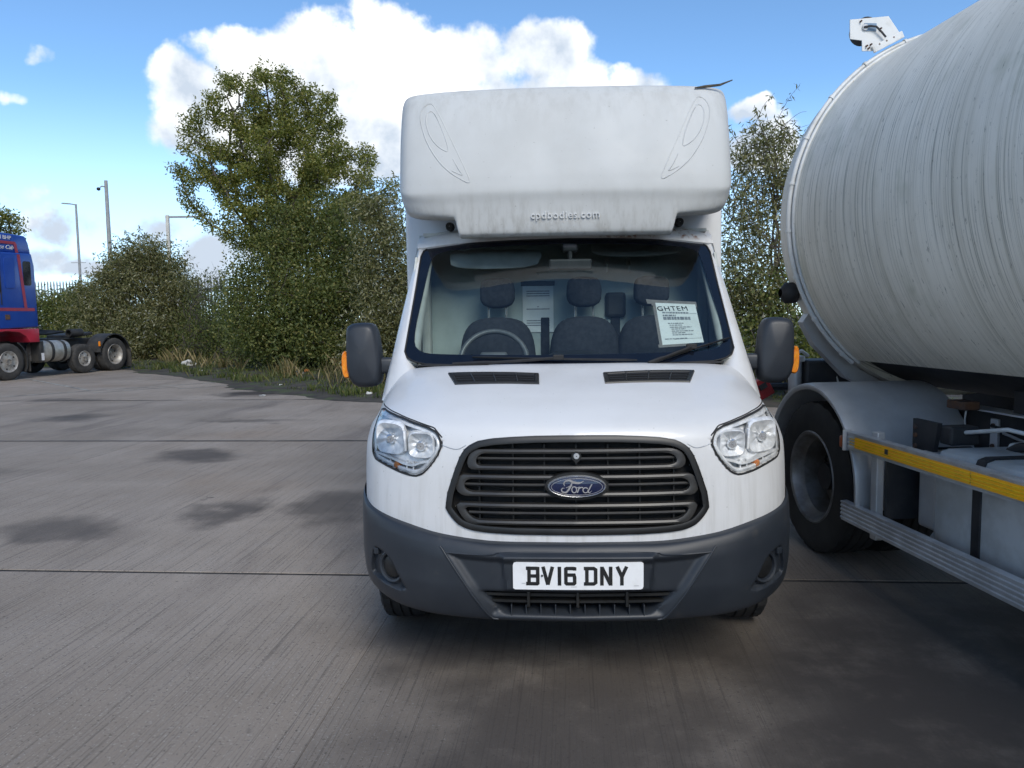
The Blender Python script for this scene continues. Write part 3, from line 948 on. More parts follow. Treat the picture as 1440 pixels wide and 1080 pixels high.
# ---- oval badge with script lettering
by = SHELL_S.y(0, .90)
class Flat:
    def __init__(self, y): self.y0 = y
    def y(self, x, z): return self.y0
def ell(a, b, n=64, c=(0, .90)):
    return np.array([(c[0]+a*math.cos(t), c[1]+b*math.sin(t)) for t in np.linspace(0, 2*PI, n, endpoint=False)])
mb_ = MB(); panel(mb_, ell(.128, .057), Flat(by), -.006, .04)
mb_.obj('badge_mount', M_GRILLE, van, smooth=40)
mb_ = MB(); panel(mb_, ell(.110, .039), Flat(by), -.019, dome=.006, rings=5)
badge = mb_.obj('badge', M_BLUE, van, smooth=60)
mb_ = MB(); band(mb_, ell(.118, .0455), ell(.108, .0375), Flat(by), -.017, .02, mid=.006)
mb_.obj('badge_rim', M_CHROME, badge, smooth=60)
mb_ = MB(); band(mb_, ell(.1035, .0345), ell(.1015, .033), Flat(by), -.0215, .003)
mb_.obj('badge_line', M_CHROME, badge, smooth=60)
def ribbon(mb, pts, w, y, mi=0):
    """flat stroke in the x-z plane; w = width or list of widths"""
    P = np.array(pts, float); n = len(P)
    W = np.array(w if isinstance(w, (list, tuple, np.ndarray)) else [w]*n, float)/2
    T = np.zeros_like(P); T[1:-1] = P[2:]-P[:-2]; T[0] = P[1]-P[0]; T[-1] = P[-1]-P[-2]
    T /= np.maximum(np.linalg.norm(T, axis=1, keepdims=True), 1e-9)
    Nn = np.stack([-T[:, 1], T[:, 0]], 1)*W[:, None]
    vs = [(p[0], y, p[1]) for p in (P+Nn)]+[(p[0], y, p[1]) for p in (P-Nn)]
    fs = [(i, i+1, n+i+1, n+i) for i in range(n-1)]
    return mb.add(vs, fs, mi)
def scr(pts):   # badge artwork coordinates -> van x-z
    return [((x-697)*.000323, .90-(y-845)*.000323) for x, y in pts]
def crv(pts, n=24):
    P = np.array(pts, float)
    return pchip(np.arange(len(P)), P, np.linspace(0, len(P)-1, n))
let = MB()
ypos = by-.0262
u = .000323
strokes = [
    ([(545, 830), (535, 800), (555, 768), (600, 758), (660, 785), (720, 792), (785, 768)], [6, 12, 16, 24, 30, 26, 4]),
    ([(640, 785), (618, 830), (590, 880), (555, 910), (520, 905), (505, 878), (520, 855), (545, 855)], [10, 22, 24, 20, 16, 14, 10, 4]),
    ([(560, 850), (600, 838), (645, 828)], [6, 13, 5]),
    ([(663+30*math.cos(t), 876-38*math.sin(t)) for t in np.linspace(0.4, 2*PI+0.4, 13)], [13]*13),
    ([(680, 846), (700, 850), (718, 846)], [9, 8, 6]),
    ([(725, 838), (716, 875), (700, 914)], [14, 16, 14]),
    ([(712, 880), (738, 850), (765, 846), (775, 862)], [8, 15, 14, 8]),
    ([(803+32*math.cos(t), 882-32*math.sin(t)) for t in np.linspace(0.6, 2*PI+0.3, 13)], [13]*13),
    ([(882, 806), (858, 850), (835, 900), (850, 914), (882, 888)], [14, 15, 15, 10, 4]),
]
for i, (P, W) in enumerate(strokes):
    n = 26
    ww = np.interp(np.linspace(0, 1, n), np.linspace(0, 1, len(W)), W)*u
    ribbon(let, crv(scr(P), n), ww, ypos-i*.00012)
let.obj('badge_script', M_CHROME, badge, recalc=False)

# ---- headlamps
for s, side in ((-1, 'left'), (1, 'right')):
    O_ = HD[s]
    hb = MB(); panel(hb, inset(O_, .002), SHELL_S, .058, rings=5)
    lamp = hb.obj('headlamp', M_LAMPBACK, van, smooth=60)
    b_ = MB(); band(b_, inset(O_, -.001), inset(O_, .0055), SHELL_S, -.003, .03, mid=.001)
    b_.obj('lamp_seal', M_RUBBER, lamp, smooth=50)
    b_ = MB(); band(b_, inset(O_, .010), inset(O_, .024), SHELL_S, .014, .035, mid=.004)
    b_.obj('lamp_surround', M_SILVER, lamp, smooth=50)
    # two reflector bowls, the outer one larger, each with a bulb shield
    for (cx, cz, ra, rb) in ((.802, 1.064, .070, .066), (.652, 1.048, .055, .052)):
        y0 = SHELL_S.y(s*cx, cz)
        slope = (SHELL_S.y(s*(cx+.03), cz)-SHELL_S.y(s*(cx-.03), cz))/(.06*s)
        bw = MB()
        prof = [(.050, .012), (.048, .3), (.040, .55), (.026, .82), (.018, 1.0), (.030, 1.10), (.052, 1.16)]
        Gr = np.zeros((len(prof), 36, 3))
        for j, (d, r) in enumerate(prof):
            for k in range(36):
                a = 2*PI*k/36
                sq = 1.0/max(abs(math.cos(a))**3.8+abs(math.sin(a))**3.8, .01)**(1/3.8)
                x = s*cx+ra*r*sq*math.cos(a); z = cz+rb*r*sq*math.sin(a)
                fac = 0.012*math.sin(a*9)*(0.2 < r < .9)
                Gr[j, k] = (x, y0+slope*(x-s*cx)*.8+d+fac*.25, z)
        bw.grid(Gr, close_u=True)
        bw.obj('reflector', M_SILVER, lamp, smooth=25)
        bb = MB(); bb.lathe([(.010, .002), (.010, .016), (.016, .022), (.045, .020)], (s*cx, y0+.012, cz-.004), 'y', 16)
        bb.obj('bulb_shield', M_CHROME, lamp, smooth=40)
    # divider between the bowls, the wavy shelf, the lower indicator chamber
    dv = MB()
    y0 = SHELL_S.y(s*.722, 1.06)
    dv.box((s*.722, y0+.024, 1.062), (.010, .05, .085), rot=(0, s*.06, 0), bev=.003)
    dv.obj('divider', M_LAMPBACK, lamp)
    sh = MB()
    pts = [(.888, .998), (.84, .992), (.78, .982), (.72, .966), (.69, .964), (.65, .977), (.612, .985)]
    C_ = crv(pts, 20)
    vs, fs = [], []
    for p in C_:
        y0 = SHELL_S.y(s*p[0], p[1])
        vs += [(s*p[0], y0+.012, p[1]+.006), (s*p[0], y0+.010, p[1]-.004), (s*p[0], y0+.055, p[1]-.012), (s*p[0], y0+.055, p[1]+.004)]
    for i in range(len(C_)-1):
        for k in range(4):
            a, b2 = i*4+k, i*4+(k+1) % 4
            fs.append((a, b2, b2+4, a+4))
    sh.add(vs, fs); sh.obj('shelf', M_SILVER, lamp, smooth=50)
    ib = MB(); y0 = SHELL_S.y(s*.755, .958)
    ib.lathe([(.004, .002), (.004, .010), (.014, .017), (.045, .019)], (s*.760, y0+.008, .958), 'y', 14)
    ib.obj('indicator_bulb', M_AMBERBULB, lamp, smooth=50)
    for k, x in enumerate((.835, .795, .715, .685)):
        rb_ = MB(); y0 = SHELL_S.y(s*x, .952)
        rb_.box((s*x, y0+.034, .956), (.006, .03, .045), bev=.001)
        rb_.obj('reflector_rib', M_SILVER, lamp)
    ln = MB(); panel(ln, inset(O_, .004), SHELL_S, -.001, rings=6, dome=.004)
    ln.obj('lens', M_LENS, lamp, smooth=60)

# ---- bumper: one moulding with recesses
G = BUMPER_G.copy()
CEN = mirror_poly([(0, .625), (.35, .622), (.54, .632), (.355, .352), (0, .350)])
dent(G, CEN, .022, .034)
HOLDER = mirror_poly([(0, .642), (.318, .640), (.300, .470), (0, .466)])
dent(G, HOLDER, -.020, .018)
INTAKE = mirror_poly([(0, .472), (.405, .474), (.318, .378), (.29, .366), (0, .364)])
dent(G, INTAKE, .095, .034)
FOG = [(.882, .602), (.905, .480), (.872, .452), (.700, .428), (.742, .500), (.790, .578), (.840, .600)]
for s in (-1, 1):
    dent(G, smooth_poly(sgn(FOG, s), 40, 1), .030, .016)
bumper = MB().grid(G).obj('bumper', M_BUMPER, van, smooth=40)
for s in (-1, 1):
    cx, cz = .787, .528
    y0 = BUMPER_S.y(s*cx, cz)
    R_ = Matrix.Rotation(s*.55, 3, 'Z')
    f_ = MB()
    f_.lathe([(.030, .070), (.000, .070), (-.006, .064), (-.002, .056), (.012, .053)], (s*cx, y0+.020, cz), 'y', 32, R=R_)
    f_.obj('fog_lamp_ring', M_BUMPER, bumper, smooth=40)
    f_ = MB()
    f_.lathe([(.012, .052), (.006, .050), (.002, .044), (.000, .001)], (s*cx, y0+.020, cz), 'y', 32, R=R_)
    f_.obj('fog_lamp_cover', M_GRILLE, bumper, smooth=40)
    f_ = MB(); y1 = BUMPER_S.y(s*.862, .575)
    f_.box((s*.862, y1+.018, .578), (.028, .02, .030), rot=(0, 0, s*.6), bev=.004)
    f_.obj('towing_eye_cover', M_BUMPER, bumper)
iy = .12
for z, h in ((.452, .012), (.424, .010)):
    b_ = MB()
    xs = np.linspace(-.40+(.452-z)*.9, .40-(.452-z)*.9, 24)
    vs, fs = [], []
    for x in xs:
        y0 = BUMPER_S.y(x, .5)+.045
        vs += [(x, y0, z+h/2), (x, y0, z-h/2), (x, y0+.03, z-h/2), (x, y0+.03, z+h/2)]
    for i in range(len(xs)-1):
        for k in range(4):
            a, b2 = i*4+k, i*4+(k+1) % 4
            fs.append((a, b2, b2+4, a+4))
    b_.add(vs, fs); b_.obj('intake_bar', M_GRILLE, bumper)
for x in (-.20, 0, .20):
    MB().box((x, BUMPER_S.y(x, .5)+.040, .436), (.012, .02, .062), bev=.002).obj('intake_strut', M_GRILLE, bumper)
for x in np.linspace(-.27, .27, 10):
    MB().box((x, .078, .385), (.005, .06, .05), bev=.001).obj('intake_rib', M_BUMPER, bumper)
b_ = MB()
b_.box((0, .135, .428), (.70, .03, .075)); b_.obj('intake_back', M_VOID, bumper)
# raised crease lines on each side of the centre
for s in (-1, 1):
    P = BUMPER_S.pts(sgn(chaikin([(.560, .650), (.545, .632), (.36, .352), (.325, .347)], 2, False), s), -.001)
    MB().tube(P, .0045, 8).obj('crease', M_BUMPER, bumper, smooth=60)
P = BUMPER_S.pts(chaikin([(-.54, .628), (-.345, .622), (-.318, .640), (.318, .640), (.345, .622), (.54, .628)], 2, False), .001)
MB().tube(P, .0035, 6).obj('crease', M_BUMPER, bumper, smooth=60)

# ---- number plate
class PlateS:
    def y(self, x, z): return -.012+.10*x*x
ps = PlateS()
PW, PH, PZ = .260, .0555, .5505
pl = MB(); panel(pl, smooth_poly([(-PW, PZ-PH), (-PW, PZ+PH), (PW, PZ+PH), (PW, PZ-PH)], 96, 0) if False else resample(chaikin(resample([(-PW, PZ-PH), (-PW, PZ+PH), (PW, PZ+PH), (PW, PZ-PH)], 96), 2), 120), ps, 0, .006, rings=4)
plate = pl.obj('number_plate', M_PLATE, van, smooth=30)
def glyph(ch):
    t = .5*.0142/.049      # half stroke in glyph widths (x) ; y uses height .077
    h = .5*.0142/.077
    if ch == 'B': return [[(t, 0), (t, 1)], [(-.10, 1-h), (.72, 1-h), (1-t, .90), (1-t, .62), (.80, .5), (t, .5)], [(.72, .5), (.86, .5), (1-t, .40), (1-t, .12), (.80, h), (-.10, h)]]
    if ch == 'V': return [[(t*.8, 1), (.5, 0.04)], [(1-t*.8, 1), (.5, 0.04)]]
    if ch == '1': return [[(.5, 0), (.5, 1)]]
    if ch == '6': return [[(1-t, .80), (1-t, .90), (.80, 1-h), (.22, 1-h), (t, .88), (t, .14), (.22, h), (.78, h), (1-t, .14), (1-t, .44), (.80, .56), (t, .56)]]
    if ch == 'D': return [[(t, 0), (t, 1)], [(-.10, 1-h), (.70, 1-h), (1-t, .84), (1-t, .16), (.70, h), (-.10, h)]]
    if ch == 'N': return [[(t, 0), (t, 1)], [(1-t, 0), (1-t, 1)], [(t, .97), (1-t, .03)]]
    if ch == 'Y': return [[(t*.8, 1), (.5, .46)], [(1-t*.8, 1), (.5, .46)], [(.5, .52), (.5, 0)]]
def miter_stroke(mb, P, w, surf, off):
    P = np.array(P, float); n = len(P); hw = w/2
    D = np.diff(P, axis=0); D /= np.linalg.norm(D, axis=1, keepdims=True)
    Nn = np.stack([-D[:, 1], D[:, 0]], 1)
    out = []
    for i in range(n):
        if i == 0: m_ = Nn[0]
        elif i == n-1: m_ = Nn[-1]
        else:
            m_ = Nn[i-1]+Nn[i]; m_ /= np.linalg.norm(m_); m_ = m_/max(m_ @ Nn[i], .4)
        out.append(m_*hw)
    out = np.array(out)
    A = P+out; B = P-out
    vs = [(p[0], surf.y(p[0], p[1])+off, p[1]) for p in A]+[(p[0], surf.y(p[0], p[1])+off, p[1]) for p in B]
    mb.add(vs, [(i, i+1, n+i+1, n+i) for i in range(n-1)])
for ch, cx in zip('BV16DNY', (-.178, -.1205, -.074, -.031, .0524, .112, .174)):
    g_ = MB(); wd, hg = .049, .077
    for k, st in enumerate(glyph(ch)):
        miter_stroke(g_, [(cx+(x-.5)*wd, PZ+.001+(z-.5)*hg) for x, z in st], .0142, ps, -.0012-.0003*k)
    g_.obj('character', M_BLACK, plate, recalc=False)
g_ = MB(); g_.lathe([(-.004, .0005), (-.004, .004), (0, .0045)], (-.1435, ps.y(-.14, 0), PZ+.002), 'y', 12)
g_.obj('screw_cap', M_BLACK, plate)
g_ = MB()
for (a, b2) in (((-.028, -.043), (-.005, -.043)), ((-.225, -.030), (-.210, -.030)), ((.222, -.040), (.242, -.040))):
    g_ = MB(); miter_stroke(g_, [(a[0], PZ+a[1]), (b2[0], PZ+b2[1])], .0022, ps, -.001)
    g_.obj('maker_print', M_LAMPGREY, plate, recalc=False)

# ---- bonnet vents (laid on the bonnet, seen from above as slim trapezoids)
class SurfZ:
    def __init__(self, G):
        mb = MB(); mb.grid(G); self.t = BVHTree.FromPolygons(mb.v, mb.f)
    def z(self, x, y):
        h = self.t.ray_cast(Vector((x, y, 4)), Vector((0, 0, -1)))
        return h[0].z if h[0] is not None else self.t.find_nearest(Vector((x, y, 1.3)))[0].z
BON = SurfZ(SHELL_G)
for s in (-1, 1):
    q = [(.152, .665), (.60, .742), (.545, .560), (.150, .512)]
    def vp(a, b, lift):
        """a along the vent (0..1, inner to outer), b front to back"""
        top = np.array(q[0])*(1-a)+np.array(q[1])*a
        bot = np.array(q[3])*(1-a)+np.array(q[2])*a
        p = bot*(1-b)+top*b
        return (s*p[0], p[1], BON.z(s*p[0], p[1])+lift)
    A_ = np.linspace(0, 1, 24)
    fr = MB()
    # frame: outer ring and sunken inner bed
    def ring(i0, lift):
        R_ = []
        for a in A_: R_.append(vp(i0*.5+a*(1-i0), i0*1.2, lift))
        for b in np.linspace(i0*1.2, 1-i0*1.2, 8)[1:]: R_.append(vp(1-i0*.5, b, lift))
        for a in A_[::-1][1:]: R_.append(vp(i0*.5+a*(1-i0), 1-i0*1.2, lift))
        for b in np.linspace(1-i0*1.2, i0*1.2, 8)[1:-1]: R_.append(vp(i0*.5, b, lift))
        return R_
    rings_ = [ring(0, .0005), ring(.012, .007), ring(.09, .007), ring(.11, .002)]
    Gv = np.array(rings_)
    fr.grid(Gv, close_u=True)
    vent = fr.obj('bonnet_vent', M_GRILLE, van, smooth=40)
    bed = MB(); bed.grid(np.array([[vp(a, b, .0022) for a in np.linspace(.05, .95, 20)] for b in np.linspace(.12, .88, 5)]))
    bed.obj('vent_bed', M_VOID, vent)
    for a in (.25, .5, .75):
        MB().tube([vp(a, .12, .005), vp(a, .88, .005)], .003, 6).obj('vent_bar', M_SLAT, vent)
    for b in (.3, .5, .7):
        MB().tube([vp(a, b, .004) for a in np.linspace(.06, .94, 16)], .0035, 6).obj('vent_slat', M_GRILLE, vent)

# ---- windscreen: glass and black border, both on the same curved surface
class GlassS:
    def y(self, x, z): return glass_y(x, z)
gs = GlassS()
WO = mirror_poly([(0, 2.042), (.60, 2.034), (.835, 2.016), (.872, 1.982), (.874, 1.75), (.884, 1.395), (.850, 1.362), (.763, 1.342), (0, 1.330)])
WI = mirror_poly([(0, 2.012), (.60, 2.000), (.770, 1.978), (.806, 1.94), (.822, 1.75), (.848, 1.455), (.795, 1.402), (.70, 1.392), (0, 1.386)])
WOr = resample(WO, 160); WIr = None
# inner outline sampled along the same angles so that the border is an even band
def match(outer, inner):
    c = np.array([0, 1.69]); I2 = resample(inner, 1200)
    ang = np.arctan2(I2[:, 1]-c[1], (I2[:, 0]-c[0])*.4)
    res = []
    for p in outer:
        a = math.atan2(p[1]-c[1], (p[0]-c[0])*.4)
        d = np.abs(np.angle(np.exp(1j*(ang-a))))
        res.append(I2[np.argmin(d)])
    return np.array(res)
WIr = match(WOr, chaikin(WI, 2))
fb = MB(); band(fb, WOr, WIr, gs, 0.0, .006)
screen = MB()
panel(screen, WIr, gs, .0015, rings=10)
windscreen = screen.obj('windscreen', M_GLASS, van, smooth=60)
fb.obj('black_border', M_FRIT, windscreen, smooth=40)
# windscreen rubber / trim along the edge
tr = MB(); tr.tube([(p[0], glass_y(p[0], p[1])-.001, p[1]) for p in resample(WO, 120)], .005, 6, closed=True)
tr.obj('windscreen_seal', M_RUBBER, windscreen, smooth=60)

# ---- cab upper: pillars, header, roof and doors
def pillar_sections(s):
    rows_ = []
    for z in np.linspace(1.16, 2.06, 18):
        t = max(0, (z-1.24)/.82)
        xg = .872+.012*(1-t) if z > 1.39 else .884-(1.39-z)*.5
        xs = .978-.068*t**1.3
        zc = max(z, 1.33)
        yg = glass_y(xg, z)
        rows_.append([(s*(xg-.02), yg+.020, z), (s*(xg-.003), yg+.002, z), (s*(xg+.016), yg-.004, z), (s*(xg+.45*(xs-xg)), yg+.012, z), (s*(xg+.8*(xs-xg)), yg+.05, z),
                      (s*xs, yg+.115, z), (s*(xs+.002), yg+.17, z), (s*(xs-.05), yg+.175, z), (s*(xs-.06), yg+.12, z), (s*(xg-.03), yg+.06, z)])
    return np.array(rows_)
for s in (-1, 1):
    p_ = MB(); p_.grid(pillar_sections(s), close_u=True)
    p_.obj('windscreen_pillar', M_WHITE, van, smooth=40)
# header above the glass and the roof behind it
hd = MB()
xs = np.linspace(-.90, .90, 41)
rows_ = []
def top_z(x):
    return 2.042-.008*(x/.6)**2 if abs(x) < .6 else 2.034-.020*((abs(x)-.6)/.235)
for dy, dz in ((.012, -.012), (-.004, .004), (.010, .040), (.06, .075), (.16, .105), (.30, .125), (.62, .14)):
    rows_.append([(x, glass_y(x*.96, top_z(min(abs(x), .86)))+dy, top_z(min(abs(x), .86))+dz-.10*max(0, abs(x)-.78)**1.0*min(1, dz/.04 if dz > 0 else 0)) for x in xs])
hd.grid(np.array(rows_)); hd.obj('roof_header', M_HEADER, van, smooth=50)
for s in (-1, 1):   # roof gutter seam
    P = [(s*(.80+.02*t), glass_y(.8, 2.02)+.02+.35*t, 2.055+.085*t-.02*t*t) for t in np.linspace(0, 1, 8)]
    MB().tube(P, .006, 6).obj('gutter_seam', M_TAPE, van)
    f_ = MB(); f_.lathe([(0, .002), (0, .022), (.05, .028), (.09, .024)], (s*.70, 1.74, 2.145), 'y', 14)
    f_.obj('pod_mount', M_RUBBER, van, smooth=50)
# doors: lower skin, window frame, glass, handle
for s in (-1, 1):
    d_ = MB()
    Gd = np.array([[(s*x, y, z) for y in np.linspace(1.10, 2.05, 6)] for x, z in ((.955, .42), (.985, .55), (.992, .85), (.988, 1.05), (.975, 1.20), (.965, 1.27))])
    d_.grid(Gd)
    door = d_.obj('door', M_WHITE, van, smooth=50)
    w_ = MB()
    for y0, y1, yb0, yb1 in ((1.90, 2.05, 1.93, 2.05),):
        w_.add([(s*.965, yb0, 1.26), (s*.965, yb1, 1.26), (s*.91, y1, 2.06), (s*.91, y0, 2.06), (s*.93, yb0, 1.26), (s*.93, yb1, 1.26), (s*.88, y1, 2.06), (s*.88, y0, 2.06)],
               [(0, 1, 2, 3), (4, 7, 6, 5), (0, 3, 7, 4), (1, 5, 6, 2), (3, 2, 6, 7), (0, 4, 5, 1)])
    w_.box((s*.895, 1.98, 2.045), (.03, .18, .05), bev=.006)
    w_.obj('door_frame', M_WHITE, door)
    g_ = MB(); g_.add([(s*.960, 1.22, 1.27), (s*.960, 1.94, 1.27), (s*.912, 1.92, 2.03), (s*.914, 1.83, 2.03)], [(0, 1, 2, 3)])
    g_.obj('door_glass', M_SIDEGLASS, door)
    q_ = MB(); q_.tube([(s*.935, 1.36, 1.27), (s*.895, 1.68, 1.95)], .010, 6); q_.obj('quarter_bar', M_TRIM, door)
    h_ = MB(); h_.box((s*1.0, 1.93, 1.12), (.02, .16, .03), bev=.006); h_.obj('door_handle', M_BUMPER, door)
    # inner door card, pale
    c_ = MB(); c_.box((s*.93, 1.60, .98), (.03, .80, .56), bev=.01); c_.obj('door_card', M_TRIM, door)
    k_ = MB(); k_.box((s*.90, 1.62, 1.22), (.03, .60, .05), bev=.01); k_.obj('door_ledge', M_DASH, door)
# front wings down to the sill behind the wheel
for s in (-1, 1):
    w_ = MB()
    arch = [(1.02+.42*math.cos(a), .36+.42*math.sin(a)) for a in np.linspace(PI*.97, PI*.03, 24)]
    poly = [(.62, .52)]+[(.62, .98), (.80, 1.02), (1.12, 1.20), (1.14, 1.05)]
    top = [(.66, .95), (.70, 1.0), (.78, 1.03), (.9, 1.06), (1.0, 1.09), (1.12, 1.12), (1.44, 1.14), (1.45, .9), (1.45, .5)]
    A_ = np.array(resample(arch, 40, False)); T_ = np.array(resample([(.615, .46), (.64, .72), (.68, .95), (.80, 1.03), (.95, 1.07), (1.12, 1.12), (1.44, 1.13), (1.45, .8), (1.455, .42)], 40, False))
    Gw = np.zeros((6, 40, 3))
    for j in range(6):
        t = j/5
        Q = A_*(1-t)+T_*t
        Gw[j, :, 0] = s*(.988-.012*t**2); Gw[j, :, 1:] = Q
    w_.grid(Gw); w_.obj('wing', M_WHITE, van, smooth=50)
    l_ = MB(); l_.lathe([(s*.70, .44), (s*.985, .44)], (0, 1.02, .36), 'x', 24, a0=0, a1=PI)
    l_.obj('arch_liner', M_UNDER, van, smooth=60)

# ---- mirrors on their arms
MO = chaikin([(-.095, -.175), (-.098, .10), (-.085, .172), (.0, .182), (.070, .172), (.095, .05), (.102, -.13), (.07, -.18)], 2)
for s in (-1, 1):
    c = (s*1.128, 1.25, 1.385)
    m_ = MB(); puff(m_, [( -s*x, z) for x, z in MO], [(-.075, .72, .80), (-.062, .90, .93), (-.03, 1.0, 1.0), (.03, 1.0, 1.0), (.045, .95, .96)], c)
    mir = m_.obj('wing_mirror', M_BUMPER, van, smooth=45)
    g_ = MB(); puff(g_, [(-s*x, z) for x, z in MO], [(.046, .86, .88), (.048, .86, .88)], c)
    g_.obj('mirror_glass', M_CHROME, mir)
    a_ = MB(); a_.box((s*1.03, 1.245, 1.325), (.17, .05, .09), bev=.018); a_.box((s*.985, 1.27, 1.27), (.06, .09, .13), bev=.02)
    a_.obj('mirror_arm', M_BUMPER, mir, smooth=50)
    i_ = MB(); IO = chaikin([(-.022, -.075), (-.026, .05), (-.008, .078), (.012, .06), (.026, -.05), (.020, -.078)], 2)
    puff(i_, [(-s*x, z) for x, z in IO], [(-.03, .8, .9), (-.02, 1, 1), (.03, 1, 1), (.04, .8, .9)], (s*1.228, 1.235, 1.335))
    i_.obj('side_indicator', M_AMBER, mir, smooth=45)

# ---- wipers
def gpt(x, z, lift): return (x, glass_y(x, z)-lift, z+lift*.5)
def wiper(arm, blade, joint):
    w_ = MB()
    A_ = crv(arm, 12)
    for i in range(1):
        w_.tube([gpt(p[0], p[1], .022) for p in A_], [.012]*4+[.008]*8, 6)
    o = w_.obj('wiper', M_RUBBER, van, smooth=50)
    b_ = MB(); B_ = crv(blade, 16)
    b_.tube([gpt(p[0], p[1], .012) for p in B_], [.004]+[.0065]*14+[.004], 6)
    b_.obj('blade', M_GRILLE, o, smooth=50)
    j_ = MB(); p = gpt(joint[0], joint[1], .022); j_.box(p, (.055, .02, .028), bev=.005)
    j_.obj('blade_clip', M_RUBBER, o)
wiper([(-.60, 1.332), (-.30, 1.348), (-.055, 1.364)], [(-.50, 1.374), (-.10, 1.364), (.345, 1.352)], (-.055, 1.366))
wiper([(.40, 1.330), (.52, 1.368), (.645, 1.408)], [(.45, 1.345), (.66, 1.402), (.868, 1.452)], (.640, 1.408))
cw = MB()
cx_ = np.linspace(-.80, .80, 30)
cw.grid(np.array([[(x, glass_y(x, 1.335)+dy, 1.335+dz) for x in cx_] for dy, dz in ((-.045, .0), (-.04, .008), (.005, .006), (.02, -.02))]))
cw.obj('scuttle_strip', M_RUBBER, van, smooth=50)

# ---- roof pod with its raised outlines and lettering
G = POD_G.copy()
pod = MB().grid(G).obj('roof_pod', M_POD, van, smooth=38)
EYE = [(-.757, 2.845), (-.800, 2.848), (-.835, 2.80), (-.836, 2.74), (-.795, 2.61), (-.73, 2.50), (-.665, 2.43), (-.60, 2.385), (-.525, 2.345), (-.575, 2.46), (-.66, 2.64)]
EYE2 = [(-.745, 2.79), (-.79, 2.80), (-.805, 2.74), (-.775, 2.64), (-.72, 2.57), (-.645, 2.53)]
EYE3 = [(-.635, 2.50), (-.600, 2.43), (-.570, 2.395), (-.64, 2.43)]
for s in (1, -1):
    for poly, cl in ((EYE, True), (EYE2, True), (EYE3, False)):
        P = chaikin([(s*x, z-.012) for x, z in poly], 2, cl)
        MB().tube(POD_S.pts(P, .0015), .0042, 6, closed=cl).obj('moulded_ridge', M_POD, pod, smooth=60)
tz, ty = 2.157, POD_S.y(0, 2.157)
sl = math.atan2(POD_S.y(0, 2.19)-POD_S.y(0, 2.12), .07)
Mt = Matrix.Translation((0, ty-.001, tz)) @ Matrix.Rotation(PI/2-sl*1.0, 4, 'X')
t_ = MB(); add_text(t_, "cpdbodies.com", .058, Mt, extrude=.006, spacing=1.12)
t_.obj('moulded_lettering', mat('clean_gelcoat', (.70, .71, .71), .4, c2=(.64, .65, .65), scale=20), pod)

# ---- load box
bx = MB()
bx.box((0, 4.25, 1.86), (2.07, 4.30, 2.14), bev=.03)
box = bx.obj('load_box', M_BOX, van, smooth=40)
for s in (-1, 1):
    f_ = MB(); f_.box((s*1.037, 4.25, .80), (.012, 4.3, .06)); f_.obj('edge_rail', M_LAMPGREY, box)
ch = MB()
for s in (-1, 1): ch.box((s*.42, 3.8, .58), (.08, 5.2, .16))
ch.box((0, 4.3, .735), (1.9, 4.1, .10)); ch.obj('chassis', M_UNDER, van)
ub = MB(); ub.box((0, .95, .62), (1.30, 1.4, .36), bev=.05); ub.box((0, .55, .44), (1.0, .5, .05), bev=.01); ub.obj('engine_bay', M_UNDER, van)

# ---- wheels
def tyre_mesh(R, W, rim, n=96, notch=.010):
    prof = [(-W*.46, rim), (-W*.50, rim+.25*(R-rim)), (-W*.50, rim+.62*(R-rim)), (-W*.47, R-.02*R/.35), (-W*.41, R-.004), (-W*.24, R), (-W*.225, R-.010), (-W*.19, R-.010), (-W*.175, R), (-W*.02, R),
            (0.0, R-.009), (W*.02, R), (W*.175, R), (W*.19, R-.010), (W*.225, R-.010), (W*.24, R), (W*.41, R-.004), (W*.47, R-.02*R/.35), (W*.50, rim+.62*(R-rim)), (W*.50, rim+.25*(R-rim)), (W*.46, rim)]
    G = np.zeros((len(prof), n, 3))
    for j, (t, r) in enumerate(prof):
        for k in range(n):
            a = 2*PI*k/n; rr = r
            if j in (3, 4, 5, 15, 16, 17) and k % 4 == 0: rr -= notch
            G[j, k] = (t, rr*math.cos(a), rr*math.sin(a))
    return MB().grid(G, close_u=True)
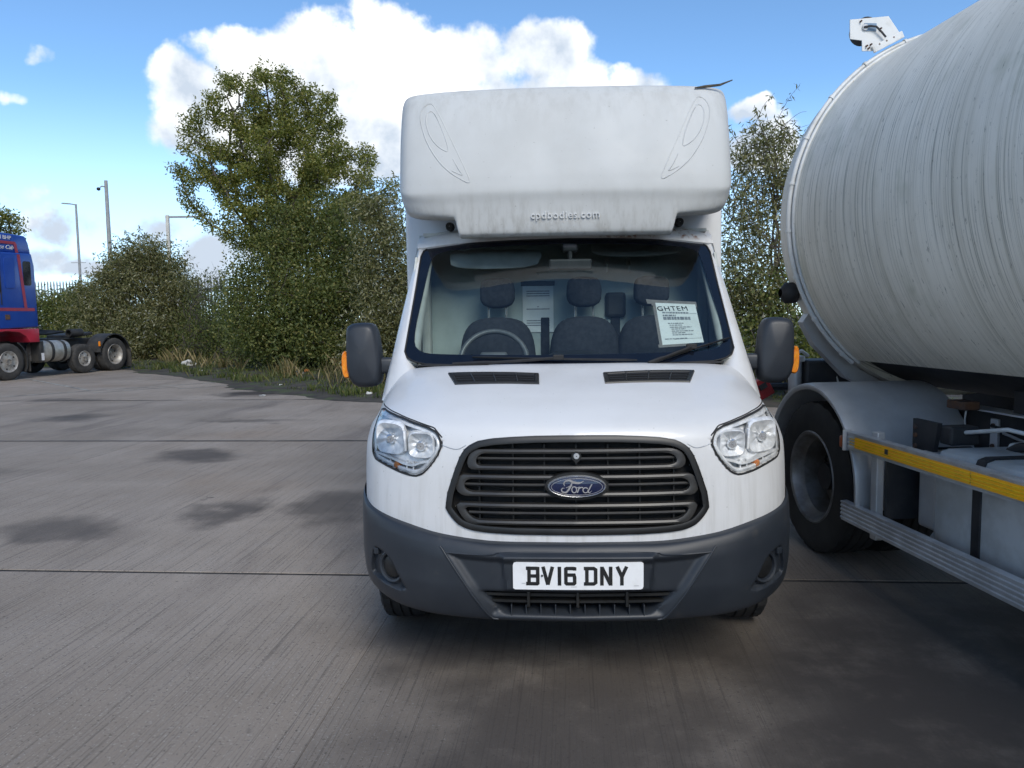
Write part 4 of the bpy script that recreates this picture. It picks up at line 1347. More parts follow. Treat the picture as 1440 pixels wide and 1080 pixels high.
def wheel(parent, c, R, W, rim, mt, mr, outer, nuts=5, dish=.05, name='wheel', detail=True, deep=False):
    """outer = +1 / -1: side on which the rim face shows"""
    t = tyre_mesh(R, W, rim).obj(name, mt, parent, smooth=40)
    t.location = c
    r_ = MB(); o = outer
    if deep:
        prof = [(o*W*.47, rim+.012), (o*W*.50, rim+.004), (o*W*.47, rim-.012), (o*W*.30, rim-.03), (o*W*.22, rim-.05), (-o*W*.25, rim-.065), (-o*W*.30, rim*.60), (-o*W*.27, rim*.42), (-o*W*.26, .02)]
    else:
        prof = [(o*W*.47, rim+.012), (o*W*.50, rim+.004), (o*W*.46, rim-.012), (o*(W*.46-dish*.5), rim-.03), (o*(W*.46-dish), rim*.80), (o*(W*.46-dish*.8), rim*.60), (o*(W*.46-dish*.3), rim*.45), (o*(W*.46), rim*.36), (o*(W*.46), rim*.12), (o*(W*.46), .004)]
    r_.lathe(prof, (0, 0, 0), 'x', 40)
    rim_o = r_.obj('rim', mr, t, smooth=35)
    if detail:
        ax = prof[-2][0]; rb = rim*(.50 if deep else .27)
        for k in range(nuts):
            a = 2*PI*k/nuts
            n_ = MB(); n_.lathe([(ax, .018), (ax+o*.03, .016), (ax+o*.032, .002)], (0, rb*math.cos(a), rb*math.sin(a)), 'x', 6)
            n_.obj('wheel_nut', mr, t)
        for k in range(8 if deep else 5):
            a = 2*PI*(k+.5)/(8 if deep else 5)
            n_ = MB(); rr = rim*.72
            px = (-o*W*.27) if deep else (o*(W*.46-dish*.93))
            n_.lathe([(px+o*.006, rim*.085), (px+o*.006, .002)], (0, rr*math.cos(a), rr*math.sin(a)), 'x', 14)
            n_.obj('rim_hole', M_VOID, t)
    return t
for s in (-1, 1):
    wheel(van, (s*.865, 1.02, .345), .345, .215, .205, M_TYRE, M_STEEL, s)
    wheel(van, (s*.78, 4.75, .345), .345, .19, .205, M_TYRE, M_STEEL, s, deep=True)

# ---- cab interior
db = MB()
xs = np.linspace(-.90, .90, 25)
prof = [(1.00, 1.285), (1.12, 1.315), (1.30, 1.325), (1.42, 1.30), (1.47, 1.24), (1.46, .95), (1.40, .70)]
db.grid(np.array([[(x, y+.10*(x/.9)**2*(y < 1.2), z-.02*(abs(x)/.9)**3) for x in xs] for y, z in prof]))
dash = db.obj('dashboard', M_DASH, van, smooth=50)
hb = MB(); puff(hb, [(.20*math.cos(a), .07*math.sin(a)) for a in np.linspace(0, PI, 12)]+[(-.2, -.03), (.2, -.03)], [(1.16, .5, .4), (1.26, .95, .95), (1.38, 1, 1), (1.42, .9, .9)], (.05, 0, 1.325))
hb.obj('instrument_hood', M_DASH, dash, smooth=50)
sw = MB()
Rw = Matrix.Rotation(rad(62), 3, 'X')
sw.tube([Vector((-.42, 1.44, 1.33))+Rw @ Vector((.195*math.cos(a), .195*math.sin(a), 0)) for a in np.linspace(0, 2*PI, 40, endpoint=False)], .016, 8, closed=True)
sw.box((-.42, 1.44, 1.33), (.16, .11, .05), rot=(rad(62), 0, 0), bev=.015)
for a in (0.1, PI-.1, -PI/2):
    p = Vector((-.42, 1.44, 1.33))+Rw @ Vector((.18*math.cos(a), .18*math.sin(a), 0)); sw.tube([(-.42, 1.44, 1.33), p], .014, 6)
sw.obj('steering_wheel', mat('wheel_rim_grey', (.10, .105, .11), .35, c2=(.14, .14, .14), scale=20), van, smooth=50)
SO = chaikin([(-.235, -.34), (-.245, .05), (-.215, .24), (-.12, .32), (.12, .32), (.215, .24), (.245, .05), (.235, -.34)], 2)
HO = chaikin([(-.105, -.095), (-.112, .04), (-.085, .095), (.085, .095), (.112, .04), (.105, -.095)], 2)
def seat(cx, w=1.0):
    b_ = MB(); puff(b_, [(x*w, z) for x, z in SO], [(-.07, .80, .88), (-.05, .94, .95), (.0, 1, 1), (.06, .95, .97)], (cx, 1.80, 1.265))
    b_.box((cx, 1.66, .86), (.46*w, .46, .14), bev=.04)
    s_ = b_.obj('seat', M_SEAT, van, smooth=50)
    h_ = MB(); puff(h_, HO, [(-.05, .80, .80), (-.035, .96, .96), (.02, 1, 1), (.04, .92, .92)], (cx, 1.82, 1.735))
    h_.obj('headrest', M_SEAT, s_, smooth=50)
    for dx in (-.055, .055):
        MB().tube([(cx+dx, 1.82, 1.56), (cx+dx, 1.82, 1.66)], .007, 8).obj('headrest_post', M_CHROME, s_)
seat(-.417); seat(.124, .92); seat(.54, .92)
bk = MB(); bk.box((0, 2.035, 1.36), (1.86, .02, 1.52)); bk.obj('bulkhead', M_BULK, van)
for (c, sz) in (((-.12, 2.018, 1.40), (.055, .02, .36)), ((.335, 2.018, 1.44), (.06, .02, .40))):
    MB().box(c, sz, bev=.006).obj('seat_belt', M_SEAT, van)
MB().box((.335, 2.01, 1.655), (.13, .05, .16), bev=.02).obj('belt_tower', M_DASH, van)
for x in (.28, .42):
    c_ = MB(); c_.tube([(x, 2.02, 1.93), (x, 1.97, 1.91), (x, 1.955, 1.86)], .008, 6); c_.box((x, 2.02, 1.93), (.03, .012, .05), bev=.004); c_.obj('coat_hook', M_TRIM, van)
hl = MB(); hl.box((0, 1.95, 2.10), (1.74, .30, .02)); hl.add([(-.80, glass_y(.80, 2.0)+.05, 2.02), (.80, glass_y(.80, 2.0)+.05, 2.02), (.86, 1.82, 2.095), (-.86, 1.82, 2.095)], [(0, 1, 2, 3)]); hl.obj('roof_lining', M_TRIM, van)
VO = chaikin([(-.27, -.055), (-.285, .03), (-.26, .065), (.27, .065), (.285, .02), (.24, -.055)], 2)
for cx in (-.42, .45):
    v_ = MB(); puff(v_, VO, [(-.010, .95, .95), (-.006, 1, 1), (.006, 1, 1), (.010, .95, .95)], (cx, 1.76 if cx < 0 else 1.80, 1.935 if cx < 0 else 2.00))
    v_.obj('sun_visor', M_TRIM, van, smooth=50)
rm = MB(); rm.box((.03, 1.53, 1.885), (.25, .03, .065), bev=.012); rm.tube([(.03, 1.54, 1.90), (.03, 1.58, 1.99)], .012, 8); rm.box((.03, 1.585, 1.985), (.09, .06, .05), bev=.012); rm.obj('rear_view_mirror', M_DASH, van)
for s in (-1, 1):
    ip = MB()
    ip.tube([(s*.84, glass_y(.84, z)+.06, z) for z in np.linspace(1.33, 2.02, 8)], .035, 8)
    ip.obj('pillar_trim', M_TRIM, van, smooth=60)
    bp_ = MB(); bp_.box((s*.885, 1.97, 1.62), (.06, .10, .90), bev=.02); bp_.obj('pillar_trim', M_TRIM, van)
fl = MB(); fl.box((0, 1.55, .62), (1.80, 1.0, .04)); fl.obj('cab_floor', M_UNDER, van)

# ---- things fixed to or lying on the van but not part of it
Mv = Matrix.Translation(VAN_LOC) @ Matrix.Rotation(VAN_ROT, 4, 'Z')
def vanworld(p): return Mv @ Vector(p)
# taped notice behind the windscreen
PC = [(.486, 1.652), (.713, 1.640), (.721, 1.437), (.492, 1.428)]      # tl tr br bl on the glass
def pg(u_, v_, lift=.006):
    a = np.array(PC[0])*(1-u_)+np.array(PC[1])*u_; b2 = np.array(PC[3])*(1-u_)+np.array(PC[2])*u_
    p = a*(1-v_)+b2*v_
    return (p[0], glass_y(p[0], p[1])+lift, p[1])
nb = vanworld(pg(.5, 1.0))
notice = empty('paper_notice', nb, VAN_ROT, label='white printed paper notice taped behind the windscreen of the white van', cat='notice')
off = Vector(pg(.5, 1.0))
def loc(p): return tuple(Vector(p)-off)
n_ = MB(); n_.grid(np.array([[loc(pg(a, b2)) for a in np.linspace(0, 1, 9)] for b2 in np.linspace(0, 1, 9)])); n_.obj('sheet', M_PAPER, notice, smooth=60)
def strip(u0, v0, u1, v1, w, lift):
    P0 = Vector(loc(pg(u0, v0, lift))); P1 = Vector(loc(pg(u1, v1, lift)))
    d = (P1-P0).normalized(); dn = (Vector(loc(pg(.5, 1, 0)))-Vector(loc(pg(.5, 0, 0)))).normalized()
    k_ = MB(); k_.add([P0-dn*w/2, P1-dn*w/2, P1+dn*w/2, P0+dn*w/2], [(0, 1, 2, 3)]); return k_
for (a, w) in (((-.10, .0, 1.04, .0), .045), ((1.0, -.08, 1.0, .12), .03), ((-.03, -.05, -.03, 1.05), .0), ((-.10, 1.02, .62, 1.02), .022)):
    if w: strip(*a, w, .0072).obj('tape', M_TAPE, notice, recalc=False)
k_ = MB(); k_.add([loc(pg(a, b2, .0076)) for a, b2 in ((-.07, -.05), (.02, -.05), (.02, 1.03), (-.07, 1.03))], [(0, 1, 2, 3)]); k_.obj('tape', M_TAPE, notice, recalc=False)
k_ = MB(); k_.add([loc(pg(a, b2, .0080)) for a, b2 in ((-.22, -.08), (.04, -.07), (.03, .03), (-.20, .03))], [(0, 1, 2, 3)]); k_.obj('tape', M_TAPE, notice, recalc=False)
e1 = (Vector(loc(pg(1, .5)))-Vector(loc(pg(0, .5)))).normalized(); e2 = (Vector(loc(pg(.5, 0)))-Vector(loc(pg(.5, 1)))).normalized(); e3 = e1.cross(e2).normalized()
e2 = e3.cross(e1)
def nframe(u_, v_, lift): return Matrix.Translation(Vector(loc(pg(u_, v_, lift)))) @ Matrix((e1, e2, e3)).transposed().to_4x4()
k_ = MB(); add_text(k_, "GHTEM", .050, nframe(.40, .135, .0035), bold=True, spacing=1.15); k_.obj('heading', M_BLACK, notice, recalc=False)
M_INK = mat('grey_ink', (0.16, 0.17, 0.20), 0.7, c2=(0.3, 0.31, 0.33), scale=90, lo=.4, hi=.6)
for v_, u0, u1, w in ((.235, .13, .78, .011), (.305, .13, .45, .011), (.375, .13, .80, .022), (.25, .80, .98, .002), (.50, .22, .60, .006), (.545, .25, .55, .006), (.595, .25, .78, .006), (.64, .28, .62, .006), (.69, .28, .82, .006), (.735, .28, .60, .006), (.78, .28, .78, .006), (.87, .08, .62, .006), (.885, .30, .98, .002)):
    words = u1-u0
    k_ = MB(); u_ = u0
    while u_ < u1-.01:
        l_ = min(random.uniform(.03, .10), u1-u_)
        if w < .004: l_ = u1-u_
        q_ = strip(u_, v_, u_+l_, v_, w, .0034); k_.add(q_.v, q_.f); u_ += l_+.015
    k_.obj('print_line', M_INK, notice, recalc=False)
# document sleeve on the bulkhead
ds = empty('document_sleeve', vanworld((-.165, 2.015, 1.50)), VAN_ROT, label='clear sleeve with a white form hanging on the bulkhead inside the van cab', cat='document')
k_ = MB(); k_.box((0, .004, .135), (.20, .004, .30)); k_.obj('form', M_PAPER, ds)
k_ = MB(); k_.box((0, .0, .30), (.22, .012, .03), bev=.003); k_.obj('hanger', M_DASH, ds)
for z in (.25, .235, .22, .15, .135, .06, .045, .03):
    MB().box((0, .0012, z), (.15 if z != .15 else .01, .001, .006)).obj('print_line', M_INK, ds)
# twig lying on the pod roof
tw = MB(); tw.tube([(0, 0, 0), (.06, .02, .012), (.15, .03, .022), (.22, .02, .045)], [.004, .008, .007, .003], 6)
twg = tw.obj('twig', mat('twig_bark', (.05, .045, .035), .9, c2=(.09, .08, .06), scale=40), None, smooth=60)
twg.location = vanworld((.76, 1.62, 2.892)); twg.rotation_euler = (0, 0, VAN_ROT)
tag(twg, 'dark bare twig lying on the roof edge of the white van', 'twig')

# ---------------------------------------------------------------- tanker on the right (x into the vehicle, y away from the camera, origin under its rear wheel)
TK = rad(4.8)
tanker = empty('tanker', (1.975, 5.05, 0), TK, label='grime-streaked pale grey tanker with yellow striped side guard, right of the white van', cat='tanker')
AX, AZ, TR = 1.23, 2.23, 1.244
def clad_mat():
    m = bpy.data.materials.new('streaked_cladding'); m.use_nodes = True
    N = m.node_tree.nodes; L = m.node_tree.links; b = N['Principled BSDF']
    tc = N.new('ShaderNodeTexCoord'); sp = N.new('ShaderNodeSeparateXYZ'); L.new(tc.outputs['Object'], sp.inputs[0])
    def mth(op, a, c=None):
        n = N.new('ShaderNodeMath'); n.operation = op
        for i, q in enumerate((a, c)):
            if q is None: continue
            if isinstance(q, (int, float)): n.inputs[i].default_value = q
            else: L.new(q, n.inputs[i])
        return n.outputs[0]
    ang = mth('ARCTAN2', mth('SUBTRACT', sp.outputs['Z'], AZ), mth('SUBTRACT', sp.outputs['X'], AX))
    ang = mth('ADD', mth('MULTIPLY', mth('LESS_THAN', ang, -PI/2), 2*PI), ang)
    def noise(fy, fa, dt=5.0, ro=.65, off=0.0):
        cb = N.new('ShaderNodeCombineXYZ'); L.new(mth('ADD', mth('MULTIPLY', sp.outputs['Y'], fy), off), cb.inputs[0]); L.new(mth('MULTIPLY', ang, fa), cb.inputs[1])
        n = N.new('ShaderNodeTexNoise'); n.inputs['Scale'].default_value = 1.0; n.inputs['Detail'].default_value = dt; n.inputs['Roughness'].default_value = ro
        L.new(cb.outputs[0], n.inputs['Vector']); return n.outputs['Fac']
    def rg(f, a, z, lo=0.0, hi=1.0):
        r = N.new('ShaderNodeMapRange'); r.interpolation_type = 'SMOOTHSTEP'
        for k, q in (('From Min', a), ('From Max', z), ('To Min', lo), ('To Max', hi)): r.inputs[k].default_value = q
        L.new(f, r.inputs['Value']); return r.outputs[0]
    def mix(a, c, f):
        n = N.new('ShaderNodeMix'); n.data_type = 'RGBA'
        for k, q in (('A', a), ('B', c)):
            if isinstance(q, tuple): n.inputs[k].default_value = (*q, 1)
            else: L.new(q, n.inputs[k])
        L.new(f, n.inputs['Factor']); return n.outputs['Result']
    c = mix((.80, .765, .68), (.68, .645, .56), rg(noise(3.0, 1.2), .35, .65))
    c = mix(c, (.50, .475, .39), rg(noise(34, .45, 4.0, .6, 3.0), .48, .72, 0, .6))
    uneven = rg(noise(1.6, 1.1, 4.0, .6, 12.0), .36, .62, .12, 1.0)
    c = mix(c, (.22, .22, .19), mth('MULTIPLY', uneven, rg(noise(120, .8, 3.0, .6, 9.0), .53, .63, 0, .75)))
    c = mix(c, (.13, .13, .11), rg(noise(60, 16.0, 4.0, .75, 1.0), .60, .69, 0, .75))
    c = mix(c, (.36, .37, .27), rg(noise(2.5, 2.0, 5.0, .6, 5.0), .55, .75, 0, .55))
    L.new(c, b.inputs['Base Color'])
    b.inputs['Roughness'].default_value = .58
    b.inputs['Metallic'].default_value = 0.0
    return m
M_CLAD = clad_mat()
M_ALU = mat('dull_aluminium', (.60, .62, .64), .42, metal=.5, c2=(.46, .47, .48), scale=8, bump=.05)
M_GALV = mat('mudguard_grey', (.58, .585, .585), .36, metal=.35, c2=(.48, .48, .48), scale=3, bump=.04)
M_TWHITE = mat('tanker_white_paint', (.66, .67, .66), .45, c2=(.45, .44, .40), scale=9, lo=.5, hi=.8, c3=(.28, .17, .08), scale3=14, lo3=.66, hi3=.74)
M_CHASSIS = mat('chassis_dark_paint', (.014, .016, .020), .6, c2=(.03, .03, .032), scale=7)
M_PLASTIC = mat('tank_white_plastic', (.55, .57, .57), .4, c2=(.42, .43, .42), scale=5)
M_RUST = mat('rusty_steel', (.13, .06, .03), .85, c2=(.06, .045, .04), scale=18, bump=.3, bscale=40)
M_YELLOW = mat('reflective_yellow', (1.0, .50, .003), .3, c2=(1.0, .45, .003), scale=16, spec=.8)
M_YELLOW2 = mat('reflective_yellow_rib', (1.0, .62, .02), .25, c2=(.70, .42, .02), scale=20, spec=.8)
M_RED = mat('red_panel', (.32, .02, .025), .4, c2=(.22, .02, .02), scale=9)
M_ORANGE = mat('marker_orange', (.42, .10, .03), .35, c2=(.30, .07, .02), scale=30)

def ring_pts(r, a0, a1, n, y): return [(AX+r*math.cos(a), y, AZ+r*math.sin(a)) for a in np.linspace(a0, a1, n)]
# cladding: from the lower trim edge on this side over the top to the far side
A0 = math.atan2(1.255-AZ, -(TR**2-(1.255-AZ)**2)**.5) % (2*PI)
A1 = -(A0-PI)                # mirrored on the far side
ys = np.linspace(-6.2, .30, 40)
cl = MB(); cl.grid(np.array([ring_pts(TR, A1, A0, 120, y) for y in ys]))
barrel = cl.obj('barrel_cladding', M_CLAD, tanker, smooth=60)
# rear course beyond the band, full round, then the dished end
re = MB()
prof = [(.30, TR-.004), (.50, TR-.004), (.535, TR-.03), (.60, TR-.14), (.70, TR-.42), (.76, TR-.80), (.78, .02)]
re.grid(np.array([ring_pts(r, 0, 2*PI, 120, y)[:-1] for y, r in prof]), close_u=True)
re.obj('dished_end', M_CLAD, tanker, smooth=50)
# belly below the cladding
be = MB(); be.grid(np.array([ring_pts(TR-.05, A0-.04, 2*PI+A1+.04, 50, y) for y in (-6.2, -2, .30)])); be.obj('belly', M_CHASSIS, tanker, smooth=60)
for a in (A0,):
    t_ = MB(); p = ring_pts(TR+.004, a-.05, a, 4, 0); 
    t_.grid(np.array([[(q[0], y, q[2]) for q in p] for y in ys])); t_.obj('bottom_trim', M_CLAD, barrel, smooth=60)
# band at the rear edge and the conduit that follows it
bd = MB()
for (dy, r) in ((.27, .012), (.335, .010)):
    bd.tube(ring_pts(TR+.006, A1+.05, A0+.02, 90, dy), r, 8)
bd.grid(np.array([ring_pts(TR+.006, A1, A0, 120, y) for y in (.285, .32)]))
bd.obj('end_band', M_TWHITE, tanker, smooth=60)
cd = MB(); cd.tube(ring_pts(TR+.026, PI*.55, A0-.0, 70, .30), .016, 10); cd.obj('conduit', M_TWHITE, tanker, smooth=60)
for a in np.linspace(PI*.62, A0-.08, 9):
    c_ = MB(); p = ring_pts(TR+.026, a-.008, a+.008, 2, .30); c_.tube(p, .022, 10); c_.obj('conduit_clip', M_TWHITE, tanker, smooth=60)
# lamp bracket standing on the band
br_o = [(.359, 3.547), (.629, 3.575), (.723, 3.451), (.589, 3.375), (.52, 3.346), (.449, 3.345), (.447, 3.414), (.362, 3.422)]
bk_ = MB(); bk_.prism(br_o, .285, .293); brk = bk_.obj('lamp_bracket', M_TWHITE, tanker)
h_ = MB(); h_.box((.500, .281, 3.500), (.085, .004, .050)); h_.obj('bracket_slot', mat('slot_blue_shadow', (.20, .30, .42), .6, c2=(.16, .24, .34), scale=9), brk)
h_ = MB(); h_.box((.622, .274, 3.402), (.235, .014, .045), rot=(0, -rad(27), 0), bev=.003); h_.obj('bracket_foot', M_TWHITE, brk)
for x, z in ((.475, 3.375), (.505, 3.385), (.49, 3.36), (.56, 3.385), (.61, 3.408), (.66, 3.432), (.57, 3.49), (.43, 3.535)):
    MB().lathe([(.266, .002), (.266, .006), (.285, .006)], (x, 0, z), 'y', 8).obj('bolt', M_RUST, brk)
MB().tube([(.45, .27, 3.495), (.49, .262, 3.500), (.53, .258, 3.495), (.57, .26, 3.46), (.60, .262, 3.43)], .007, 6).obj('cable', M_CHASSIS, brk)
MB().lathe([(.272, .004), (.272, .020), (.285, .022)], (.462, 0, 3.497), 'y', 12).obj('cable_gland', M_GALV, brk, smooth=40)
MB().lathe([(.296, .03), (.30, .084), (.36, .090), (.40, .078), (.42, .004)], (.492, 0, 3.492), 'y', 24).obj('work_lamp', M_RUBBER, brk, smooth=50)
MB().lathe([(-.06, .03), (-.02, .075), (.05, .075), (.07, .004)], (.04, .46, 1.73), 'x', 18).obj('rear_lamp', M_RUBBER, tanker, smooth=50)
# rear saddle plate under the end
sp_ = MB(); sp_.prism([(.20, 1.62), (.30, 1.45), (.56, 1.18), (.80, 1.05), (.68, 1.02), (.46, 1.12), (.22, 1.36), (.13, 1.52)], .42, .50); sp_.obj('saddle_plate', M_GALV, tanker)

# mudguard: rolled sheet over the twin wheels with a turned edge
MR, MC = .622, (0.0, .50)
ang = np.concatenate([np.linspace(rad(-8), rad(180), 40)])
arc = [(MR*math.cos(a), MC[1]+MR*math.sin(a)) for a in np.linspace(rad(12), rad(180), 44)]
arc = arc+[(-MR-.004, .46), (-MR+.008, .42)]
secs = []
for x, ins in ((-.012, .040), (-.024, .022), (-.022, .006), (.0, .0), (.05, -.004), (.74, -.004)):
    rowp = []
    for (yy, zz) in arc:
        d = math.hypot(yy, zz-MC[1]); f = (d-ins)/d
        rowp.append((x, yy*f, MC[1]+(zz-MC[1])*f))
    secs.append(rowp)
md = MB(); md.grid(np.array(secs)); md.obj('mudguard', M_GALV, tanker, smooth=50)
# wheels: outer one with a deep dish, inner twin
M_TYRE2 = mat('truck_tyre_rubber', (.010, .010, .011), .75, c2=(.022, .021, .020), scale=6)
M_RIM2 = mat('truck_rim_dark_steel', (.22, .225, .23), .42, metal=.4, c2=(.13, .12, .11), scale=7)
wheel(tanker, (.14, 0, .50), .50, .28, .295, M_TYRE2, M_RIM2, -1, nuts=10, deep=True)
wheel(tanker, (.49, 0, .50), .50, .28, .295, M_TYRE2, M_RIM2, -1, detail=False, deep=True)
wheel(tanker, (2.32, 0, .50), .50, .28, .295, M_TYRE2, M_RIM2, 1, nuts=10, deep=True)
ax = MB(); ax.tube([(.1, 0, .5), (2.4, 0, .5)], .09, 12); ax.obj('axle', M_CHASSIS, tanker)
# chassis
ch_ = MB(); ch_.box((.82, -2.6, .86), (.09, 6.8, .28), bev=.006); ch_.obj('chassis_rail', M_CHASSIS, tanker)
ch_ = MB(); ch_.box((1.66, -2.6, .86), (.09, 6.8, .28), bev=.006); ch_.obj('chassis_rail', M_CHASSIS, tanker)
ch_ = MB(); ch_.box((.77, -2.6, 1.006), (.14, 6.6, .010)); ch_.obj('rail_flange', M_GALV, tanker)
for y in (-.9, -2.2, -3.6):
    MB().box((.80, y, 1.10), (.10, .10, .22), bev=.01).obj('tank_support', M_CHASSIS, tanker)
MB().box((1.24, -2.0, .62), (.75, 3.6, .06)).obj('under_tray', M_CHASSIS, tanker)
# side guard: two aluminium planks on posts, the upper with a reflective stripe
def plank(z0, z1, y0, y1, x, ribs, name='guard_plank'):
    n = ribs*2
    prof = [(x+.035, z1)]
    zz = np.linspace(z1, z0, n+1)
    for i in range(n):
        d = -.006 if i % 2 == 0 else 0.0
        prof += [(x+d, zz[i]-.002), (x+d, zz[i+1]+.002)]
    prof += [(x+.035, z0)]
    m_ = MB()
    P = prof; k = len(P)
    vs = [(a, y0, b2) for a, b2 in P]+[(a, y1, b2) for a, b2 in P]
    m_.add(vs, [(i, i+1, k+i+1, k+i) for i in range(k-1)]+[(k-1, 0, k, 2*k-1), tuple(range(k)), tuple(range(2*k-1, k-1, -1))])
    return m_.obj(name, M_ALU, tanker)
up = plank(.775, .882, -4.6, -.53, -.03, 4)
lo_ = plank(.335, .455, -4.6, -.47, -.03, 5)
for y in np.arange(-.62, -4.4, -1.0):
    z0, z1 = .797, .860
    s_ = MB(); s_.box((-.0385, y-.498, (z0+z1)/2), (.004, .992, z1-z0)); st_ = s_.obj('reflective_stripe', M_YELLOW, up)
for z in (.812, .829, .846):
    MB().box((-.0415, -2.57, z), (.002, 4.0, .005)).obj('stripe_rib', M_YELLOW2, up)
MB().box((-.0425, -.95, .832), (.0015, .03, .028)).obj('stripe_mark', M_CHASSIS, up)
MB().box((-.03, -.515, .828), (.05, .012, .125), bev=.003).obj('plank_end', M_GALV, up)
MB().box((-.035, -.488, .815), (.035, .05, .075), bev=.012).obj('side_marker', M_ORANGE, tanker, smooth=50)
for y in (-.75, -2.3, -3.9):
    MB().box((.03, y, .60), (.045, .06, .62), bev=.006).obj('guard_post', M_GALV, tanker)
MB().box((.30, -.80, .62), (.50, .02, .40)).obj('flap_panel', M_CHASSIS, tanker)
MB().box((.40, -.98, .62), (.45, .16, .42), bev=.02).obj('locker', M_GALV, tanker)
# bracket plate, pump body, hoses, rusty catch
b_ = MB(); b_.prism([(-.80, .72), (-.80, .99), (-1.02, .99), (-.98, .80), (-.92, .70)], .20, .225, 'yz'); b_.obj('bracket_plate', M_CHASSIS, tanker)
for z in (.95, .90, .84, .79): MB().lathe([(.190, .002), (.190, .012), (.20, .014)], (0, -.83, z), 'x', 8).obj('bracket_bolt', M_RUST, tanker)
MB().box((.62, -.62, 1.035), (.10, .16, .05), bev=.008).obj('catch_block', M_RUST, tanker)
MB().tube([(.60, -.68, 1.02), (.585, -.69, .97), (.59, -.685, .93)], .005, 6).obj('catch_chain', M_GALV, tanker)
MB().box((.55, -1.20, .83), (.16, .12, .15), rot=(0, 0, .3), bev=.02, taper=(.8, .8)).obj('valve_cover', M_PLASTIC, tanker)
MB().lathe([(-.10, .06), (-.10, .10), (.10, .10), (.10, .06)], (.55, -1.55, .86), 'x', 18).obj('pump_body', M_CHASSIS, tanker, smooth=40)
for k, (x, z1) in enumerate(((.42, .985), (.52, 1.02))):
    P = crv([(x, -1.62, .72), (x, -1.64, .90), (x-.02, -1.78, z1), (x-.02, -2.05, z1-.06), (x, -2.5, .90), (x, -3.0, .86)], 24)
    MB().tube([tuple(p) for p in P], .020, 8).obj('hose', M_GALV, tanker, smooth=60)
P = crv([(.50, -1.1, .80), (.45, -1.3, .90), (.46, -1.5, .93), (.5, -1.7, .90)], 16); MB().tube([tuple(p) for p in P], .024, 8).obj('hose', M_CHASSIS, tanker, smooth=60)
coil = [(.50+.03*math.cos(t*2), -2.0-.012*t, .88+.035*math.sin(t*2)) for t in np.linspace(0, 26, 150)]
MB().tube(coil, .008, 6).obj('coiled_cable', M_RUST, tanker, smooth=60)
ft = MB(); FO = resample(chaikin(resample([(-.27, -.26), (-.27, .26), (.27, .26), (.27, -.26)], 20), 3), 48)
puff(ft, [(x*1.0, z) for x, z in FO], [(-2.45, .94, .94), (-2.42, 1, 1), (-1.46, 1, 1), (-1.44, .985, .985), (-1.42, 1, 1), (-1.13, 1, 1), (-1.10, .94, .94)], (.40, 0, .615)); 
ftank = ft.obj('fuel_tank', M_PLASTIC, tanker, smooth=40)
for y in (-1.44, -2.2):
    s_ = MB(); puff(s_, [(x*1.03, z*1.03) for x, z in FO], [(-.03, .98, .98), (-.028, 1, 1), (.028, 1, 1), (.03, .98, .98)], (.40, y, .615)); s_.obj('tank_strap', M_CHASSIS, ftank, smooth=40)
MB().lathe([(.87, .075), (.885, .08), (.925, .075), (.93, .004)], (.30, -1.85, 0), 'z', 10).obj('filler_cap', M_RUBBER, ftank, smooth=40)
MB().box((.120, -1.56, .755), (.004, .10, .035)).obj('tank_label', M_YELLOW, ftank)
# rear end: red light panel and valve gear beyond the wheel
rp = MB(); rp.add([(-.06, .72, .83), (-.06, .95, 1.08), (-.06, .80, 1.10), (-.06, .60, .99), (.02, .72, .83), (.02, .95, 1.08), (.02, .80, 1.10), (.02, .60, .99)], [(0, 1, 2, 3), (7, 6, 5, 4), (0, 4, 5, 1), (1, 5, 6, 2), (2, 6, 7, 3), (3, 7, 4, 0)])
rp = MB(); rp.box((-.02, .86, .99), (.24, .05, .16), rot=(0, -.5, 0), bev=.01); rpo = rp.obj('rear_light_panel', M_RED, tanker)
MB().box((.02, .83, 1.03), (.06, .02, .04), rot=(0, -.5, 0)).obj('panel_window', M_CHASSIS, rpo)
MB().box((-.04, .832, .985), (.028, .003, .035), rot=(0, -.5, 0)).obj('panel_mark', M_TWHITE, rpo)
MB().box((1.2, 1.0, .62), (2.4, .10, .12), bev=.01).obj('rear_bumper', M_CHASSIS, tanker)
v_ = MB(); v_.tube([(.25, .78, .95), (.25, .78, 1.22)], .05, 10); v_.lathe([(1.22, .07), (1.26, .07), (1.27, .01)], (.25, .78, 0), 'z', 12); v_.obj('outlet_valve', M_GALV, tanker, smooth=40)
MB().tube([(.20, .76, 1.27), (.30, .78, 1.30), (.36, .80, 1.26)], .014, 8).obj('valve_lever', M_TWHITE, tanker)
MB().tube([(.10, .9, 1.02), (1.6, .9, 1.02)], .03, 8).obj('rear_pipe', M_CHASSIS, tanker)
MB().tube([(.55, .70, 1.06), (.52, .72, 1.2), (.47, .74, 1.34)], .008, 6).obj('rear_cable', M_TWHITE, tanker)
MB().box((.75, .85, 1.12), (.9, .3, .22), bev=.02).obj('valve_box', M_CHASSIS, tanker)
for y in (-4.2,):
    for x in (.14, 2.32):
        wheel(tanker, (x, y-1.0, .50), .50, .28, .295, M_TYRE2, M_RIM2, -1 if x < 1 else 1, nuts=10)

